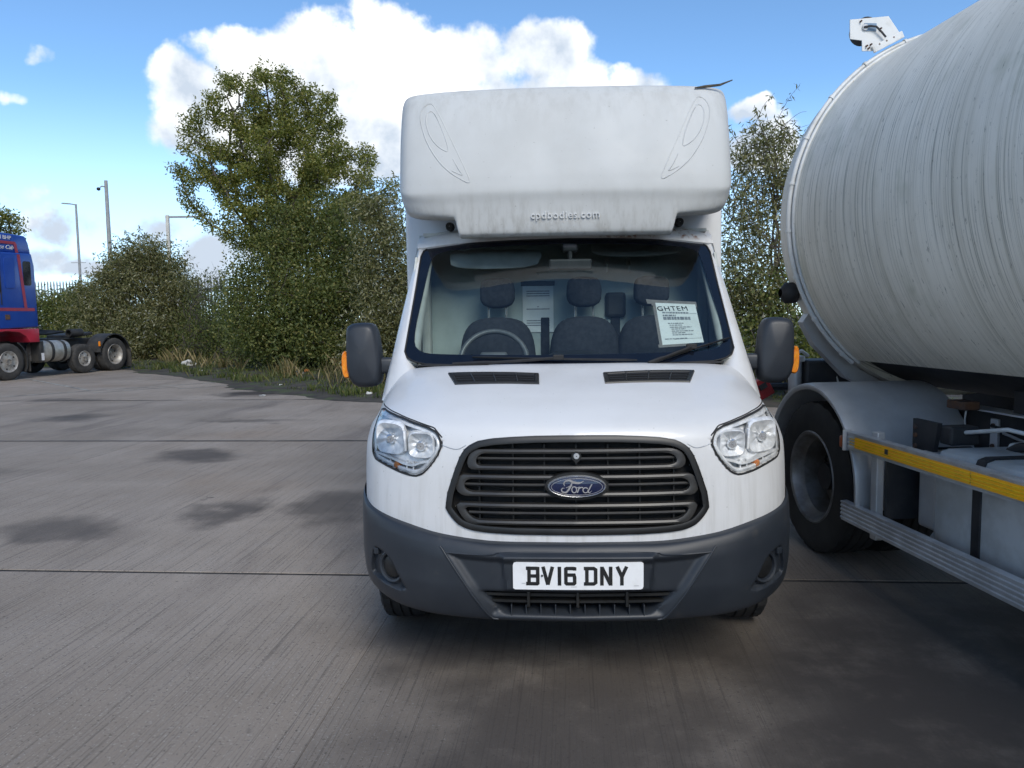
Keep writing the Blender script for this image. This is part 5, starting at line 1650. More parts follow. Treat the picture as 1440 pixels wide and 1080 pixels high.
# more of the gear between the chassis and the side guard
for k, (y, r) in enumerate(((-2.75, .13), (-3.35, .13))):
    MB().lathe([(-.26, .02), (-.24, r), (.24, r), (.26, .02)], (.45, y, .72), 'y', 20).obj('air_reservoir', M_CHASSIS, tanker, smooth=40)
for k in range(4):
    P = crv([(.74, -.7-.1*k, .92-.03*k), (.70, -1.2, .90-.04*k), (.72, -2.0, .93-.03*k), (.70, -3.4, .90-.03*k)], 20)
    MB().tube([tuple(p) for p in P], .009, 6).obj('air_line', M_GALV if k % 2 else M_RUBBER, tanker, smooth=60)
for y in (-.70, -1.25, -1.8, -2.4):
    MB().box((.765, y, .86), (.02, .06, .20), bev=.004).obj('chassis_bracket', M_GALV, tanker)
    for z in (.80, .92): MB().lathe([(.745, .003), (.745, .014), (.756, .014)], (0, y, z), 'x', 6).obj('chassis_bolt', M_RUST, tanker)
MB().box((.30, -1.05, .93), (.16, .10, .10), bev=.012).obj('junction_box', M_CHASSIS, tanker)
MB().tube([(.30, -1.1, .95), (.34, -1.35, 1.0), (.44, -1.55, .97), (.5, -1.62, .9)], .011, 8).obj('hose', M_PLASTIC, tanker, smooth=60)

# ---------------------------------------------------------------- blue tractor unit at the far left (x out towards the camera, y to its rear)
tractor = empty('tractor_unit', (-14.31, 21.91, 0), rad(-13.9), label='blue and red lorry tractor unit with its chassis bare, parked by the bushes', cat='lorry')
M_TBLUE = mat('lorry_blue_paint', (.012, .055, .30), .28, c2=(.02, .07, .33), scale=2, coat=.4)
M_TRED = mat('lorry_red_paint', (.42, .025, .05), .35, c2=(.35, .03, .05), scale=3)
M_TSTRIPE = mat('lorry_stripe_red', (.30, .045, .075), .4, c2=(.25, .04, .07), scale=6)
M_TGLASS = mat('lorry_window', (.012, .014, .018), .08, c2=(.02, .022, .025), scale=4)
M_TTANK = mat('aluminium_tank', (.55, .54, .50), .42, metal=.6, c2=(.40, .38, .33), scale=4)
M_TDARK = mat('lorry_chassis', (.020, .021, .023), .65, c2=(.04, .038, .035), scale=5)
M_TTYRE = mat('lorry_tyre', (.030, .029, .028), .85, c2=(.055, .052, .048), scale=5)
M_TRIM_ = mat('lorry_rim', (.44, .43, .40), .5, metal=.4, c2=(.28, .25, .22), scale=8)
W_ = 2.45
# cab shell: side profile (y,z) extruded across, with rounded rear corner
def cab_part(name, prof, x0, x1, m, parent=tractor, bev=.05):
    bm = bmesh.new()
    vs0 = [bm.verts.new((x0, y, z)) for y, z in prof]; vs1 = [bm.verts.new((x1, y, z)) for y, z in prof]
    n = len(prof)
    bm.faces.new(vs0); bm.faces.new(vs1[::-1])
    for i in range(n): bm.faces.new((vs0[i], vs0[(i+1) % n], vs1[(i+1) % n], vs1[i]))
    bmesh.ops.recalc_face_normals(bm, faces=bm.faces[:])
    if bev: bmesh.ops.bevel(bm, geom=bm.edges[:], offset=bev, segments=3, profile=.5, affect='EDGES')
    me = bpy.data.meshes.new(name); bm.to_mesh(me); bm.free(); me.materials.append(m); me.shade_smooth(); me.set_sharp_from_angle(angle=rad(35))
    o = bpy.data.objects.new(name, me); col.objects.link(o); o.parent = parent; return o
cab = cab_part('cab', [(-1.25, 1.42), (-1.33, 2.2), (-1.10, 3.62), (1.00, 3.66), (1.08, 3.3), (1.10, 1.50)], -W_, 0, M_TBLUE)
roof = cab_part('roof_fairing', [(-1.0, 3.64), (-.70, 4.05), (-.2, 4.20), (.88, 4.16), (.98, 3.95), (1.04, 3.64)], -W_+.1, -.06, M_TBLUE)
low = cab_part('lower_panel', [(-1.30, .55), (-1.30, 1.45), (1.08, 1.46), (1.08, 1.06), (.74, 1.06), (.62, 1.24), (.40, 1.36), (.0, 1.40), (-.40, 1.36), (-.62, 1.20), (-.72, .95), (-.74, .55)], -W_+.02, .015, M_TRED, bev=.02)
MB().box((-.0, -.12, 2.02), (.012, 2.2, .09)).obj('stripe', M_TSTRIPE, cab)
MB().add([(.012, .62, 2.06), (.012, .72, 2.06), (.005, .58, 3.60), (.005, .48, 3.60)], [(0, 1, 2, 3)]).obj('stripe', M_TSTRIPE, cab)
MB().add([(-.045, -.6, 3.96), (-.045, .50, 3.96), (-.045, .56, 3.88), (-.045, -.6, 3.88)], [(0, 1, 2, 3)]).obj('stripe', M_TSTRIPE, roof)
MB().add([(-.0445, .44, 3.90), (-.0445, .54, 3.90), (-.03, .58, 3.64), (-.03, .48, 3.64)], [(0, 1, 2, 3)]).obj('stripe', M_TSTRIPE, roof)
def win(y0, y1, z0, z1, m, name, r=.06, x=.004):
    w_ = MB(); o_ = resample(chaikin(resample([(y0, z0), (y0, z1), (y1, z1), (y1, z0)], 24), 2), 40)
    w_.prism([tuple(p) for p in o_], x-.02, x+.006, 'yz'); return w_.obj(name, m, cab)
win(.03, .36, 2.62, 3.48, M_TBLUE, 'side_locker_panel', x=.012)
win(.66, .92, 2.72, 3.42, M_TGLASS, 'rear_quarter_window')
win(-1.0, -.12, 2.45, 3.40, M_TGLASS, 'side_window')
for y, z in ((-.12, 2.62), ):
    MB().box((.01, y, 2.95), (.02, .02, 1.6)).obj('door_seam', M_TDARK, cab)
MB().box((.012, .04, 1.80), (.012, .16, .14), bev=.004).obj('crest', M_RUST, cab)
# signwriting on the roof fairing
Mx = Matrix(((0, 0, 1, 0), (1, 0, 0, 0), (0, 1, 0, 0), (0, 0, 0, 1)))
M_SIGN = mat('sign_white', (.75, .75, .76), .5, c2=(.6, .6, .62), scale=20)
t_ = MB(); add_text(t_, "448 BHP", .155, Matrix.Translation((-.045, .10, 4.055)) @ Mx, bold=True, extrude=.003); t_.obj('signwriting', M_SIGN, roof)
t_ = MB(); add_text(t_, "Space Cab", .165, Matrix.Translation((-.045, .08, 3.785)) @ Mx, shear=.35, extrude=.003); t_.obj('signwriting', M_SIGN, roof)
# wheels
wheel(tractor, (-.16, 0, .53), .53, .31, .30, M_TTYRE, M_TRIM_, 1, nuts=10, dish=.02)
wheel(tractor, (-W_+.16, 0, .53), .53, .31, .30, M_TTYRE, M_TRIM_, -1, nuts=10, dish=.02)
wheel(tractor, (-.24, 2.88, .47), .47, .29, .24, M_TTYRE, M_TRIM_, 1, nuts=8, dish=.03)
wheel(tractor, (-.16, 4.12, .55), .55, .30, .33, M_TTYRE, M_TRIM_, 1, nuts=10, deep=True)
wheel(tractor, (-.50, 4.12, .55), .55, .30, .33, M_TTYRE, M_TRIM_, 1, detail=False, deep=True)
wheel(tractor, (-W_+.2, 4.12, .55), .55, .30, .33, M_TTYRE, M_TRIM_, -1, detail=False, deep=True)
wheel(tractor, (-W_+.24, 2.88, .47), .47, .29, .24, M_TTYRE, M_TRIM_, -1, detail=False)
# tank, steps, mudguards, chassis, fifth wheel
TO = chaikin([(-.33, -.33), (-.33, .33), (.33, .33), (.33, -.33)], 3)
k_ = MB(); puff(k_, TO, [(1.28, .93, .93), (1.33, 1, 1), (2.30, 1, 1), (2.35, .93, .93)], (-.42, 0, .76)); tk = k_.obj('fuel_tank', M_TTANK, tractor, smooth=40)
for y in (1.66, 2.12):
    k_ = MB(); puff(k_, [(x*1.03, z*1.03) for x, z in TO], [(-.05, 1, 1), (.05, 1, 1)], (-.42, y, .76)); k_.obj('tank_strap', M_TDARK, tk, smooth=40)
MB().box((-.20, 1.17, .78), (.36, .14, .62), bev=.02).obj('battery_box', M_TDARK, tractor)
MB().box((-.012, 1.18, .62), (.006, .10, .22)).obj('data_plate', M_SIGN, tractor)
g_ = MB(); g_.lathe([(-.40, .64), (.0, .64), (.0, .60)], (0, 0, .53), 'x', 24, a0=rad(-30), a1=rad(60)); g_.obj('wheel_arch', M_TDARK, tractor, smooth=50)
MB().box((-.20, .72, .46), (.36, .03, .50)).obj('mud_flap', M_TTYRE, tractor)
g_ = MB(); g_.lathe([(-.60, .70), (.0, .70), (.0, .66)], (0, 4.12, .55), 'x', 30, a0=rad(15), a1=rad(172)); g_.obj('mudguard', M_TDARK, tractor, smooth=50)
MB().box((-.25, 4.83, .42), (.5, .02, .62)).obj('mud_flap', M_TTYRE, tractor)
MB().box((.0, 3.42, .92), (.05, .05, .16), bev=.01).obj('side_marker', M_AMBER, tractor)
for x in (-.75, -1.70): MB().box((x, 2.0, .98), (.10, 6.4, .24), bev=.01).obj('chassis_rail', M_TDARK, tractor)
MB().box((-1.22, 2.3, 1.12), (1.3, 2.0, .04)).obj('catwalk', M_TDARK, tractor)
MB().box((-1.22, 3.5, 1.22), (.95, .95, .10), rot=(.10, 0, 0), bev=.03).obj('fifth_wheel', M_TDARK, tractor)
for k in range(5):
    P = crv([(-.9-.12*k, 1.12, 1.9-.05*k), (-.85-.1*k, 1.5, 1.32), (-.8-.1*k, 2.1, 1.28+.03*k), (-.9, 2.9, 1.34)], 18)
    MB().tube([tuple(p) for p in P], .035, 6).obj('air_hose', M_TDARK, tractor, smooth=60)
MB().lathe([(-.25, .09), (-.25, .13), (.25, .13), (.25, .09)], (-.55, 3.0, 1.30), 'y', 14).obj('air_tank', M_TDARK, tractor, smooth=40)

# ---------------------------------------------------------------- plants
def leaf_mat(name, cols, trans=.35, rough=.5):
    m = bpy.data.materials.new(name); m.use_nodes = True
    N = m.node_tree.nodes; L = m.node_tree.links; b = N['Principled BSDF']
    ge = N.new('ShaderNodeNewGeometry')
    r = N.new('ShaderNodeValToRGB'); r.color_ramp.interpolation = 'LINEAR'
    el = r.color_ramp.elements
    for i, (p, c) in enumerate(cols):
        e = el[i] if i < 2 else el.new(p)
        e.position = p; e.color = (*c, 1)
    L.new(ge.outputs['Random Per Island'], r.inputs['Fac'])
    L.new(r.outputs['Color'], b.inputs['Base Color'])
    b.inputs['Roughness'].default_value = rough
    b.inputs['Specular IOR Level'].default_value = .3
    t = N.new('ShaderNodeBsdfTranslucent')
    g = N.new('ShaderNodeMix'); g.data_type = 'RGBA'; g.blend_type = 'MULTIPLY'; g.inputs['Factor'].default_value = 1.0
    L.new(r.outputs['Color'], g.inputs['A']); g.inputs['B'].default_value = (1.5, 1.6, .7, 1)
    L.new(g.outputs['Result'], t.inputs['Color'])
    mx = N.new('ShaderNodeMixShader'); mx.inputs[0].default_value = trans
    L.new(b.outputs[0], mx.inputs[1]); L.new(t.outputs[0], mx.inputs[2])
    L.new(mx.outputs[0], N['Material Output'].inputs[0])
    return m
M_LEAF_TREE = leaf_mat('tree_leaves', [(0, (.080, .100, .026)), (.40, (.155, .176, .046)), (.75, (.225, .228, .064)), (1, (.29, .25, .075))], .40)
M_LEAF_DARK = leaf_mat('bush_leaves_dark', [(0, (.048, .066, .022)), (.5, (.110, .136, .042)), (.82, (.180, .192, .064)), (1, (.26, .235, .08))], .38)
M_LEAF_BUD = leaf_mat('buddleia_leaves', [(0, (0.068, 0.077, 0.033)), (.50, (0.140, 0.142, 0.057)), (.84, (0.232, 0.212, 0.098)), (.95, (0.360, 0.360, 0.242)), (1, (0.360, 0.360, 0.349))], .30)
M_LEAF_LIGHT = leaf_mat('yellow_green_leaves', [(0, (0.102, 0.120, 0.027)), (.5, (0.213, 0.217, 0.046)), (1, (0.359, 0.278, 0.076))], .4)
M_BARK = mat('grey_bark', (.060, .050, .040), .9, c2=(.10, .088, .072), scale=9, bump=.3)
M_TWIG = mat('dry_twigs', (.085, .070, .060), .9, c2=(.13, .11, .095), scale=8)
M_STRAW = leaf_mat('dry_grass', [(0, (.06, .065, .02)), (.4, (.10, .10, .035)), (.75, (.22, .17, .08)), (1, (.32, .26, .14))], .2)
M_GRASS = leaf_mat('verge_grass', [(0, (.035, .055, .014)), (.6, (.07, .095, .022)), (1, (.16, .15, .05))], .25)

def quads_obj(name, V, mat_, parent=None, nper=4):
    """V: (n, nper, 3) polygons -> one mesh"""
    n = len(V)
    me = bpy.data.meshes.new(name)
    me.vertices.add(n*nper); me.vertices.foreach_set('co', V.reshape(-1).astype(np.float32))
    me.loops.add(n*nper); me.loops.foreach_set('vertex_index', np.arange(n*nper, dtype=np.int32))
    me.polygons.add(n); me.polygons.foreach_set('loop_start', np.arange(0, n*nper, nper, dtype=np.int32))
    me.update(calc_edges=True); me.materials.append(mat_)
    o = bpy.data.objects.new(name, me); col.objects.link(o)
    if parent: o.parent = parent
    return o

def leaves(P, length, width, droop=.3, out=None, seed=0):
    """one bent-diamond leaf at each point"""
    g = np.random.default_rng(seed); n = len(P)
    d = g.normal(0, 1, (n, 3)); d[:, 2] -= droop
    if out is not None: d += out
    d /= np.linalg.norm(d, axis=1, keepdims=True)
    a = g.normal(0, 1, (n, 3)); s = np.cross(d, a); s /= np.maximum(np.linalg.norm(s, axis=1, keepdims=True), 1e-6)
    nn = np.cross(d, s)
    L_ = length*g.uniform(.6, 1.25, (n, 1)); W_ = width*g.uniform(.7, 1.2, (n, 1))
    v0 = P; v1 = P+d*L_*.45+s*W_*.5+nn*W_*.12; v2 = P+d*L_; v3 = P+d*L_*.45-s*W_*.5+nn*W_*.12
    return np.stack([v0, v1, v2, v3], axis=1)

def sample_blobs(blobs, n, g, shell=.55):
    """points in a union of ellipsoids (cx,cy,cz,rx,ry,rz,weight), biased outwards"""
    B = np.array(blobs, float); w = B[:, 6]*B[:, 3]*B[:, 4]*B[:, 5]; w /= w.sum()
    k = g.choice(len(B), n, p=w)
    d = g.normal(0, 1, (n, 3)); d /= np.linalg.norm(d, axis=1, keepdims=True)
    r = g.uniform(0, 1, (n, 1))**(1/3); r = shell*r**.5*1.0+(1-shell)*r
    return B[k, :3]+d*r*B[k, 3:6], d

def grow(base, attract, step=.32, kill=.45, reach=2.6, iters=90, start_up=1.2):
    """space colonisation: returns nodes, parents"""
    nodes = [np.array(base, float)]; par = [-1]
    k = max(1, int(start_up/step))
    for i in range(k):
        nodes.append(nodes[-1]+np.array([random.uniform(-.05, .05), random.uniform(-.05, .05), 1])*step); par.append(len(nodes)-2)
    A = np.array(attract, float)
    for it in range(iters):
        if len(A) == 0: break
        Nn = np.array(nodes)
        D = np.linalg.norm(A[:, None]-Nn[None], axis=2)
        j = D.argmin(1); dm = D[np.arange(len(A)), j]
        ok = dm < (reach if it > 3 else 1e9)
        new = {}
        for a, jj, o in zip(A, j, ok):
            if o: new.setdefault(jj, []).append((a-Nn[jj])/max(np.linalg.norm(a-Nn[jj]), 1e-6))
        if not new: break
        for jj, ds in new.items():
            d = np.mean(ds, axis=0)+np.random.default_rng(jj+it).normal(0, .12, 3)
            d /= max(np.linalg.norm(d), 1e-6)
            nodes.append(Nn[jj]+d*step); par.append(jj)
        Nn = np.array(nodes)
        D = np.linalg.norm(A[:, None]-Nn[None], axis=2).min(1)
        A = A[D > kill]
    return np.array(nodes), np.array(par)

def branch_mesh(nodes, par, r_tip, r_base, power=2.3, sides=5):
    n = len(nodes); acc = np.zeros(n); ch = [[] for _ in range(n)]
    for i in range(1, n): ch[par[i]].append(i)
    for i in range(n-1, -1, -1):
        acc[i] = max(1.0, sum(acc[c] for c in ch[i]))
    rr = np.maximum(r_tip, r_base*(acc/acc[0])**(1/power))
    mb = MB()
    for i in range(1, n):
        p = par[i]
        a, b = Vector(nodes[p]), Vector(nodes[i]); d = (b-a)
        if d.length < 1e-5: continue
        d.normalize(); u = d.orthogonal().normalized(); w = d.cross(u)
        vs = []
        for q, r in ((a, rr[p] if rr[p] < rr[i]*1.8 else rr[i]*1.3), (b, rr[i])):
            for k in range(sides):
                t = 2*PI*k/sides; vs.append(q+(u*math.cos(t)+w*math.sin(t))*r)
        mb.add(vs, [(k, (k+1) % sides, sides+(k+1) % sides, sides+k) for k in range(sides)])
    return mb, rr, ch

def plant(name, base, blobs, label, cat, seed, n_attr=500, n_leaf=30000, ll=.11, lw=.05, lmat=None, bark=M_BARK, r_base=.12, kill=.42, step=.3, spread=.22,
          start_up=1.0, stems=1, wood='trunk', leafpart='crown', fill=.35, group=None, droop=.3, r_tip=.006, out_bias=.0, reach=2.6, shoots=0, slen=.8, bare=.1):
    g = np.random.default_rng(seed); random.seed(seed)
    root = empty(name, base, 0, label, cat, group)
    bl = [(b[0]-base[0], b[1]-base[1], b[2]-base[2], *b[3:]) for b in blobs]
    att, _ = sample_blobs(bl, n_attr, g, .6)
    att = att[att[:, 2] > .15]
    tips = []
    wood_mb = MB()
    for s in range(stems):
        off = np.array([0, 0, 0.]) if stems == 1 else np.array([g.normal(0, .35), g.normal(0, .25), 0])
        sub = att if stems == 1 else att[s::stems]
        nd, pr = grow(off, sub, step, kill, reach, 70, start_up)
        mb, rr, ch = branch_mesh(nd, pr, r_tip, r_base)
        wood_mb.add(mb.v, mb.f)
        ii = [i for i in range(len(nd)) if len(ch[i]) <= 1 and rr[i] < max(r_base*.42, r_tip*1.5)]
        if ii: tips.append(nd[ii])
    T = np.concatenate(tips)
    SP = []
    if shoots:      # long arching shoots that break the outline
        top = T[np.argsort(-(T[:, 2]+g.normal(0, .5, len(T))))[:max(shoots*2, 30)]]
        cen = T.mean(axis=0)
        for q in range(shoots):
            p = top[g.integers(0, len(top))].copy(); d = np.array([g.normal(0, .5), g.normal(0, .4), 1.0])+(p-cen)*.12
            d /= np.linalg.norm(d); L_ = slen*g.uniform(.5, 1.3); pts = [p]
            for i in range(7):
                d = d+np.array([g.normal(0, .07), g.normal(0, .07), -.13]); d /= np.linalg.norm(d)
                pts.append(pts[-1]+d*L_/7)
            wood_mb.tube([tuple(x) for x in pts], [.008-.0008*i for i in range(8)], 4, caps=False)
            if g.uniform() > bare:
                pp = np.array(pts); m_ = int(16*L_/.8)+6
                t = g.uniform(.8, 7, m_); i0 = np.minimum(t.astype(int), 6)
                SP.append(pp[i0]+(pp[i0+1]-pp[i0])*(t-i0)[:, None]+g.normal(0, .015, (m_, 3)))
    wood_mb.obj(wood, bark, root, smooth=60, recalc=False)
    n1 = int(n_leaf*(1-fill)); n2 = n_leaf-n1
    k = g.integers(0, len(T), n1)
    P1 = T[k]+np.clip(g.normal(0, 1, (n1, 3)), -1.5, 1.5)*spread*np.array([1, 1, .75])
    P2, _ = sample_blobs(bl, n2, g, .75)
    # patchy fill: keep only points in random clumps so that gaps remain
    cl = sample_blobs(bl, max(20, n2//220), g, .8)[0]
    kk = g.integers(0, len(cl), n2); P2 = cl[kk]+np.clip(g.normal(0, 1, (n2, 3)), -1.5, 1.5)*spread*1.35
    P = np.concatenate([P1, P2]+SP); P = P[P[:, 2] > .02]
    V = leaves(P, ll, lw, droop, None, seed+1)
    o = quads_obj(leafpart, V, lmat, root); o['kind'] = 'stuff'
    return root

def at(px, py, Y):
    """world point seen at a photo position at depth Y (used to lay out the planting)"""
    F, pit, rol = 1082.0, rad(4.91), rad(-.8)
    v = Matrix.Rotation(PI/2-pit, 3, 'X') @ Matrix.Rotation(rol, 3, 'Z') @ Vector(((px-720)/F, -(py-540)/F, -1))
    v /= v.y
    return (v.x*Y, Y, 1.58+v.z*Y)
def blob(px, py, rx, ry, Y, dep=None, w=1.0):
    c = at(px, py, Y); s = Y/1082.0
    return (c[0], c[1], c[2], rx*s, (dep if dep else rx*s*.9), ry*s, w)

plant('ash_tree', (-8.00, 26.16, .1), [blob(372, 150, 72, 52, 26.2), blob(318, 165, 55, 55, 25.8, w=.8), blob(430, 165, 52, 55, 26.4, w=.9), blob(298, 250, 58, 50, 25.7), blob(390, 240, 95, 60, 26.2), blob(475, 235, 55, 55, 26.5), blob(390, 310, 80, 58, 25.8, w=.9), blob(465, 295, 72, 55, 26.0, w=.9), blob(335, 320, 48, 42, 25.4, w=.7), blob(515, 285, 42, 48, 26.2, w=.5)],
      'tall broad-crowned green tree standing left of the white van', 'tree', 11, n_attr=820, n_leaf=70000, ll=.11, lw=.052, lmat=M_LEAF_TREE, r_base=.13, spread=0.18, start_up=2.0, reach=3.4, fill=.10, kill=.50, step=0.36, shoots=40, slen=0.57, bare=.1)
plant('dense_shrub', (-6.60, 24.51, .1), [blob(430, 400, 95, 85, 24.5), blob(380, 440, 70, 70, 23.9), blob(470, 450, 75, 75, 22.9), blob(425, 330, 80, 45, 24.9, w=.8), blob(500, 350, 50, 75, 23.6)],
      'dense dark green shrub massed below the tall tree', 'shrub', 12, n_attr=520, n_leaf=62400, ll=.11, lw=.055, lmat=M_LEAF_DARK, r_base=.05, stems=4, wood='stems', leafpart='foliage', spread=0.30, kill=0.53, step=0.38, reach=3.4, fill=.35, start_up=.6, shoots=30, slen=0.76, bare=.3)
plant('olive_shrub', (-4.00, 21.50, .1), [blob(545, 390, 48, 110, 21.5, w=1.0), blob(530, 300, 36, 45, 21.8, w=.5), blob(560, 450, 45, 70, 21.0), blob(520, 480, 40, 45, 20.8, w=.8)],
      'pale-leaved shrub half hidden behind the left edge of the white van', 'shrub', 13, n_attr=360, n_leaf=28800, ll=.12, lw=.04, lmat=M_LEAF_BUD, r_base=.03, stems=5, wood='stems', leafpart='foliage', spread=0.24, kill=0.53, step=0.38, reach=3.4, fill=.25, start_up=.6, shoots=40, slen=1.00, bare=.3)
plant('buddleia_bush', (-15.57, 33.15, .1), [blob(205, 420, 75, 72, 33.2), blob(150, 435, 50, 60, 33.4), blob(245, 440, 45, 55, 32.7), blob(200, 480, 90, 40, 32.3), blob(200, 360, 55, 26, 33.4, w=.7)],
      'big rounded silver-green bush right of the blue lorry', 'bush', 14, n_attr=620, n_leaf=67200, ll=.16, lw=.05, lmat=M_LEAF_BUD, r_base=.03, stems=7, wood='stems', leafpart='foliage', spread=0.26, kill=0.47, reach=3.0, fill=.3, start_up=.6, step=0.40, droop=.6, shoots=60, slen=1.01)
plant('low_shrub', (-20.52, 34.77, .1), [blob(85, 450, 45, 42, 34.8), blob(120, 440, 35, 40, 34.2), blob(65, 435, 25, 25, 35.3), blob(110, 490, 60, 30, 33.7)],
      'low dark shrub just behind the blue lorry chassis', 'shrub', 15, n_attr=300, n_leaf=24000, ll=.17, lw=.06, lmat=M_LEAF_DARK, r_base=.03, stems=4, wood='stems', leafpart='foliage', spread=0.33, kill=0.48, reach=3.1, fill=.4, start_up=.5, step=0.41, shoots=30, slen=0.91)
plant('twiggy_shrub', (-12.93, 30.74, .1), [blob(300, 440, 42, 50, 30.7), blob(320, 420, 30, 35, 31.0), blob(290, 480, 45, 32, 30.0)],
      'nearly bare twiggy brown shrub between the two leafy bushes', 'shrub', 16, n_attr=700, n_leaf=5400, ll=.10, lw=.04, lmat=M_LEAF_DARK, bark=M_TWIG, r_base=.022, stems=8, wood='stems', leafpart='foliage', spread=0.24, reach=3.3, fill=.2, start_up=.3, kill=0.32, step=0.29, r_tip=.009, shoots=50, slen=0.98, bare=.8)
plant('low_bramble', (-10.66, 28.52, .1), [blob(330, 468, 40, 32, 29.3), blob(370, 475, 40, 32, 27.3), blob(270, 480, 45, 26, 31.5), blob(430, 485, 50, 28, 24.6), blob(495, 488, 45, 30, 22.6)],
      'low rambling bramble along the foot of the shrubs', 'bramble', 17, n_attr=420, n_leaf=31200, ll=.10, lw=.05, lmat=M_LEAF_DARK, bark=M_TWIG, r_base=.018, stems=9, wood='stems', leafpart='foliage', spread=0.31, kill=0.52, step=0.37, fill=.5, start_up=.3, r_tip=.008, reach=7.4)
plant('tall_buddleia', (5.40, 14.69, .1), [blob(1070, 250, 48, 75, 14.7), blob(1090, 205, 36, 40, 14.9, w=.8), blob(1060, 350, 55, 60, 14.5), blob(1045, 300, 35, 60, 14.3, w=.8), blob(1140, 300, 50, 80, 14.7), blob(1065, 410, 60, 55, 14.3)],
      'tall straggly grey-green bush rising between the white van and the tanker', 'bush', 18, n_attr=620, n_leaf=13500, ll=.13, lw=.03, lmat=M_LEAF_BUD, bark=M_TWIG, r_base=.028, stems=6, wood='stems', leafpart='foliage', spread=.17, fill=.1, start_up=.8, step=.24, kill=.30, r_tip=.0055, droop=.6, shoots=46, slen=.8, bare=.35)
plant('ivy_thicket', (4.97, 13.93, .1), [blob(1065, 450, 60, 60, 13.9), blob(1110, 480, 60, 50, 13.6), blob(1040, 500, 50, 50, 13.6), blob(1150, 500, 60, 45, 13.8), blob(965, 440, 70, 70, 15.4), blob(865, 435, 80, 80, 17.0), blob(755, 435, 80, 85, 18.6), blob(655, 430, 75, 85, 20.0)],
      'low dark leafy thicket behind the right mirror of the white van', 'thicket', 19, n_attr=800, n_leaf=60000, ll=.085, lw=.05, lmat=M_LEAF_DARK, bark=M_TWIG, r_base=.02, stems=5, wood='stems', leafpart='foliage', spread=.18, fill=.45, start_up=.4, reach=8.0)
plant('distant_tree', (-26.25, 41.25, 0), [blob(-5, 325, 26, 28, 41.2), blob(18, 318, 16, 22, 41.2), blob(-40, 330, 40, 35, 41.2), blob(28, 352, 12, 12, 41.2, w=.6)],
      'small brownish tree top showing above the blue lorry cab', 'tree', 20, n_attr=260, n_leaf=10800, ll=.16, lw=.08, lmat=M_LEAF_TREE, r_base=.10, spread=0.27, start_up=4.2, kill=0.53, step=0.38, fill=.1, reach=6.2)
# long bare shoots above the right-hand bush
# grass and dry stalks along the verge
g = np.random.default_rng(31)
def tufts(name, n, dmin, dmax, h0, h1, m, seed, smin=0, smax=219, w=.012):
    g = np.random.default_rng(seed)
    k = g.integers(smin, smax, n//26+1); base = E_[k]+nv[k]*g.uniform(dmin, dmax, (len(k), 1))
    b = np.repeat(base, 26, axis=0)[:n]+g.normal(0, .10, (n, 2))
    h = np.repeat(g.uniform(h0, h1, len(k)), 26)[:n]*g.uniform(.5, 1.1, n)
    dx = g.normal(0, .28, (n, 2))*h[:, None]
    z0 = np.full(n, .0)
    a = g.uniform(0, PI, n); wv = np.c_[np.cos(a), np.sin(a)]*w
    v0 = np.c_[b-wv, z0]; v1 = np.c_[b+wv, z0]; v2 = np.c_[b+dx*.4+wv*.7, h*.6]; v3 = np.c_[b+dx, h]
    o = quads_obj(name, np.stack([v0, v1, v2, v3], 1), m); tag(o, kind='stuff'); return o
tufts('verge_grass', 30000, .15, 4.5, .08, .28, M_GRASS, 41, 60, 190)
tufts('dry_grass', 7000, 1.2, 5.5, .25, .75, M_STRAW, 42, 60, 190, .006)

# ---------------------------------------------------------------- fence, lamp posts, litter
M_FENCE = mat('galvanised_fence', (.30, .31, .32), .5, metal=.3, c2=(.22, .23, .24), scale=5)
M_POST = mat('post_grey_paint', (.33, .34, .34), .5, c2=(.26, .27, .27), scale=6)
M_POSTP = mat('post_pale_paint', (.60, .58, .52), .5, c2=(.50, .48, .44), scale=6)
fence = empty('palisade_fence', (-28, 40.0, .85), 0, 'grey pointed palisade fence running behind the bushes', 'fence')
pale = MB()
pale.prism([(-.035, -.9), (.035, -.9), (.035, 2.78), (.018, 2.95), (0, 2.83), (-.018, 2.95), (-.035, 2.78)], 0, .012)
p0 = pale.obj('pale', M_FENCE, fence)
N_P = 138
def fpos(i): return (i*.165, -.020*i*.165*3.2)
for i in range(N_P):
    o = p0 if i == 0 else p0.copy()
    if i: col.objects.link(o); o.parent = fence
    x, y = fpos(i); o.location = (x, y, 0)
x, y = fpos(N_P)
for z in (.3, 2.3):
    MB().tube([(0, .04, z), (x, y+.04, z)], .03, 6).obj('rail', M_FENCE, fence)
for i in range(0, N_P, 17):
    a, b2 = fpos(i); MB().box((a, b2+.09, 1.2), (.09, .06, 2.9)).obj('fence_post', M_FENCE, fence)
# street lamp with a flat lantern
lp = empty('street_lamp', (-26.6, 48, 0), 0, 'thin grey street lamp with flat lantern above the left bushes', 'street lamp')
MB().tube([(0, 0, 0), (0, 0, 4), (0, 0, 8.9)], [.11, .085, .06], 10).obj('column', M_POST, lp, smooth=60)
MB().tube([(0, 0, 8.86), (-.35, 0, 8.93)], .035, 8).obj('arm', M_POST, lp)
MB().box((-.58, 0, 8.95), (.56, .24, .07), rot=(0, .08, 0), bev=.02, taper=(.8, .7)).obj('lantern', M_POST, lp)
MB().box((-.05, 0, 5.35), (.9, .05, .03)).obj('crossbar', M_POST, lp)
cp = empty('camera_pole', (-21.85, 42.5, 0), 0, 'tall grey pole with a small security camera near its top', 'pole')
MB().tube([(0, 0, 0), (0, 0, 5), (0, 0, 9.3)], [.15, .12, .09], 10).obj('column', M_POST, cp, smooth=60)
MB().tube([(0, 0, 8.95), (-.22, -.02, 9.0), (-.32, -.03, 8.94)], .035, 8).obj('bracket', M_POST, cp)
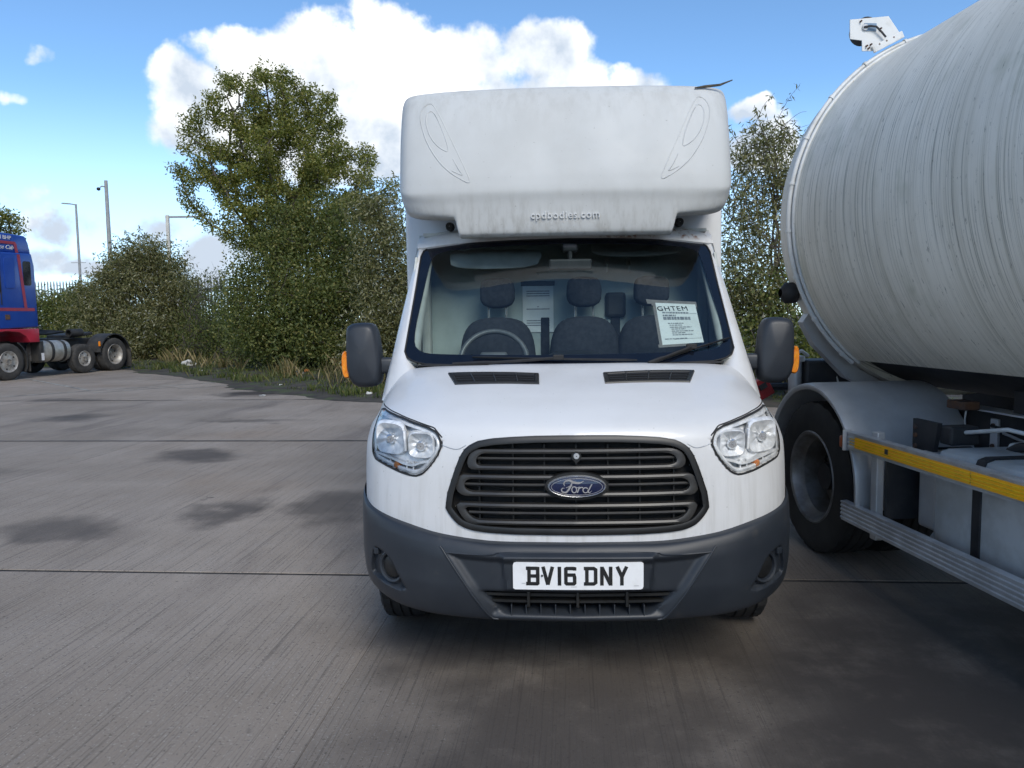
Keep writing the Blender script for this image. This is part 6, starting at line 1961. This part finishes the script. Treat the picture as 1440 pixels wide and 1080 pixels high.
MB().lathe([(-.10, .03), (-.06, .09), (.02, .10), (.07, .06), (.08, .004)], (-.40, -.04, 8.86), 'z', 14).obj('camera', M_RUBBER, cp, smooth=50)
gp = empty('gantry_post', (-18.4, 42.0, 0), 0, 'pale square post with a level arm reaching into the tree', 'post')
MB().box((0, 0, 3.67), (.16, .16, 7.34), bev=.015).obj('column', M_POSTP, gp)
MB().box((.75, 0, 7.24), (1.7, .10, .10), bev=.012).obj('arm', M_POST, gp)
# litter in the verge
M_LITW = mat('litter_white', (.62, .62, .60), .7, c2=(.45, .45, .43), scale=14)
M_LITG = mat('litter_grey', (.30, .29, .28), .7, c2=(.2, .2, .2), scale=14)
M_LITO = mat('litter_orange', (.55, .20, .05), .6, c2=(.42, .14, .04), scale=14)
def crumple(name, p, s, m, label, cat, seed):
    g = np.random.default_rng(seed)
    bm = bmesh.new(); bmesh.ops.create_icosphere(bm, subdivisions=2, radius=1.0)
    for v in bm.verts:
        k = 1+g.normal(0, .18); v.co = Vector((v.co.x*s[0]*k, v.co.y*s[1]*k, max(v.co.z, -.6)*s[2]*k))
    me = bpy.data.meshes.new(name); bm.to_mesh(me); bm.free(); me.materials.append(m)
    o = bpy.data.objects.new(name, me); col.objects.link(o); o.location = (p[0], p[1], p[2]+s[2]*.6); o.rotation_euler = (0, 0, g.uniform(0, 3)); tag(o, label, cat, 'litter scattered along the verge')
def gp_(px, py, z=.0):
    d = at(px, py, 1.0); k = (z-1.58)/(d[2]-1.58); return (d[0]*k, k, z)
crumple('litter_bag', gp_(265, 515, .06), (.24, .12, .14), M_LITW, 'crumpled white bag lying in the grass verge, biggest of the litter', 'litter', 1)
crumple('litter_scrap', gp_(283, 523, .03), (.12, .08, .04), M_LITW, 'small white scrap of litter right of the white bag', 'litter', 2)
crumple('litter_scrap', gp_(333, 530, .02), (.09, .07, .03), M_LITW, 'white scrap of litter at the dark edge of the yard', 'litter', 3)
crumple('litter_sack', gp_(421, 528, .05), (.17, .12, .09), M_LITG, 'grey crumpled sack in the dry grass left of the orange scrap', 'litter', 4)
crumple('litter_box', gp_(432, 525, .05), (.08, .07, .08), M_LITO, 'small orange carton scrap in the dry grass', 'litter', 5)
crumple('litter_scrap', gp_(519, 556, .01), (.07, .06, .05), M_LITW, 'white scrap of litter below the left mirror of the van', 'litter', 6)
crumple('litter_scrap', gp_(208, 503, .10), (.16, .08, .07), M_LITW, 'pale scrap among stems right of the lorry rear wheel', 'litter', 7)
crumple('litter_scrap', gp_(369, 557, .005), (.07, .05, .02), M_LITW, 'white scrap lying on the dark stain near the verge', 'litter', 8)
crumple('litter_scrap', gp_(395, 543, .02), (.05, .05, .03), M_LITW, 'tiny white scrap on the soil between stain and shrubs', 'litter', 9)
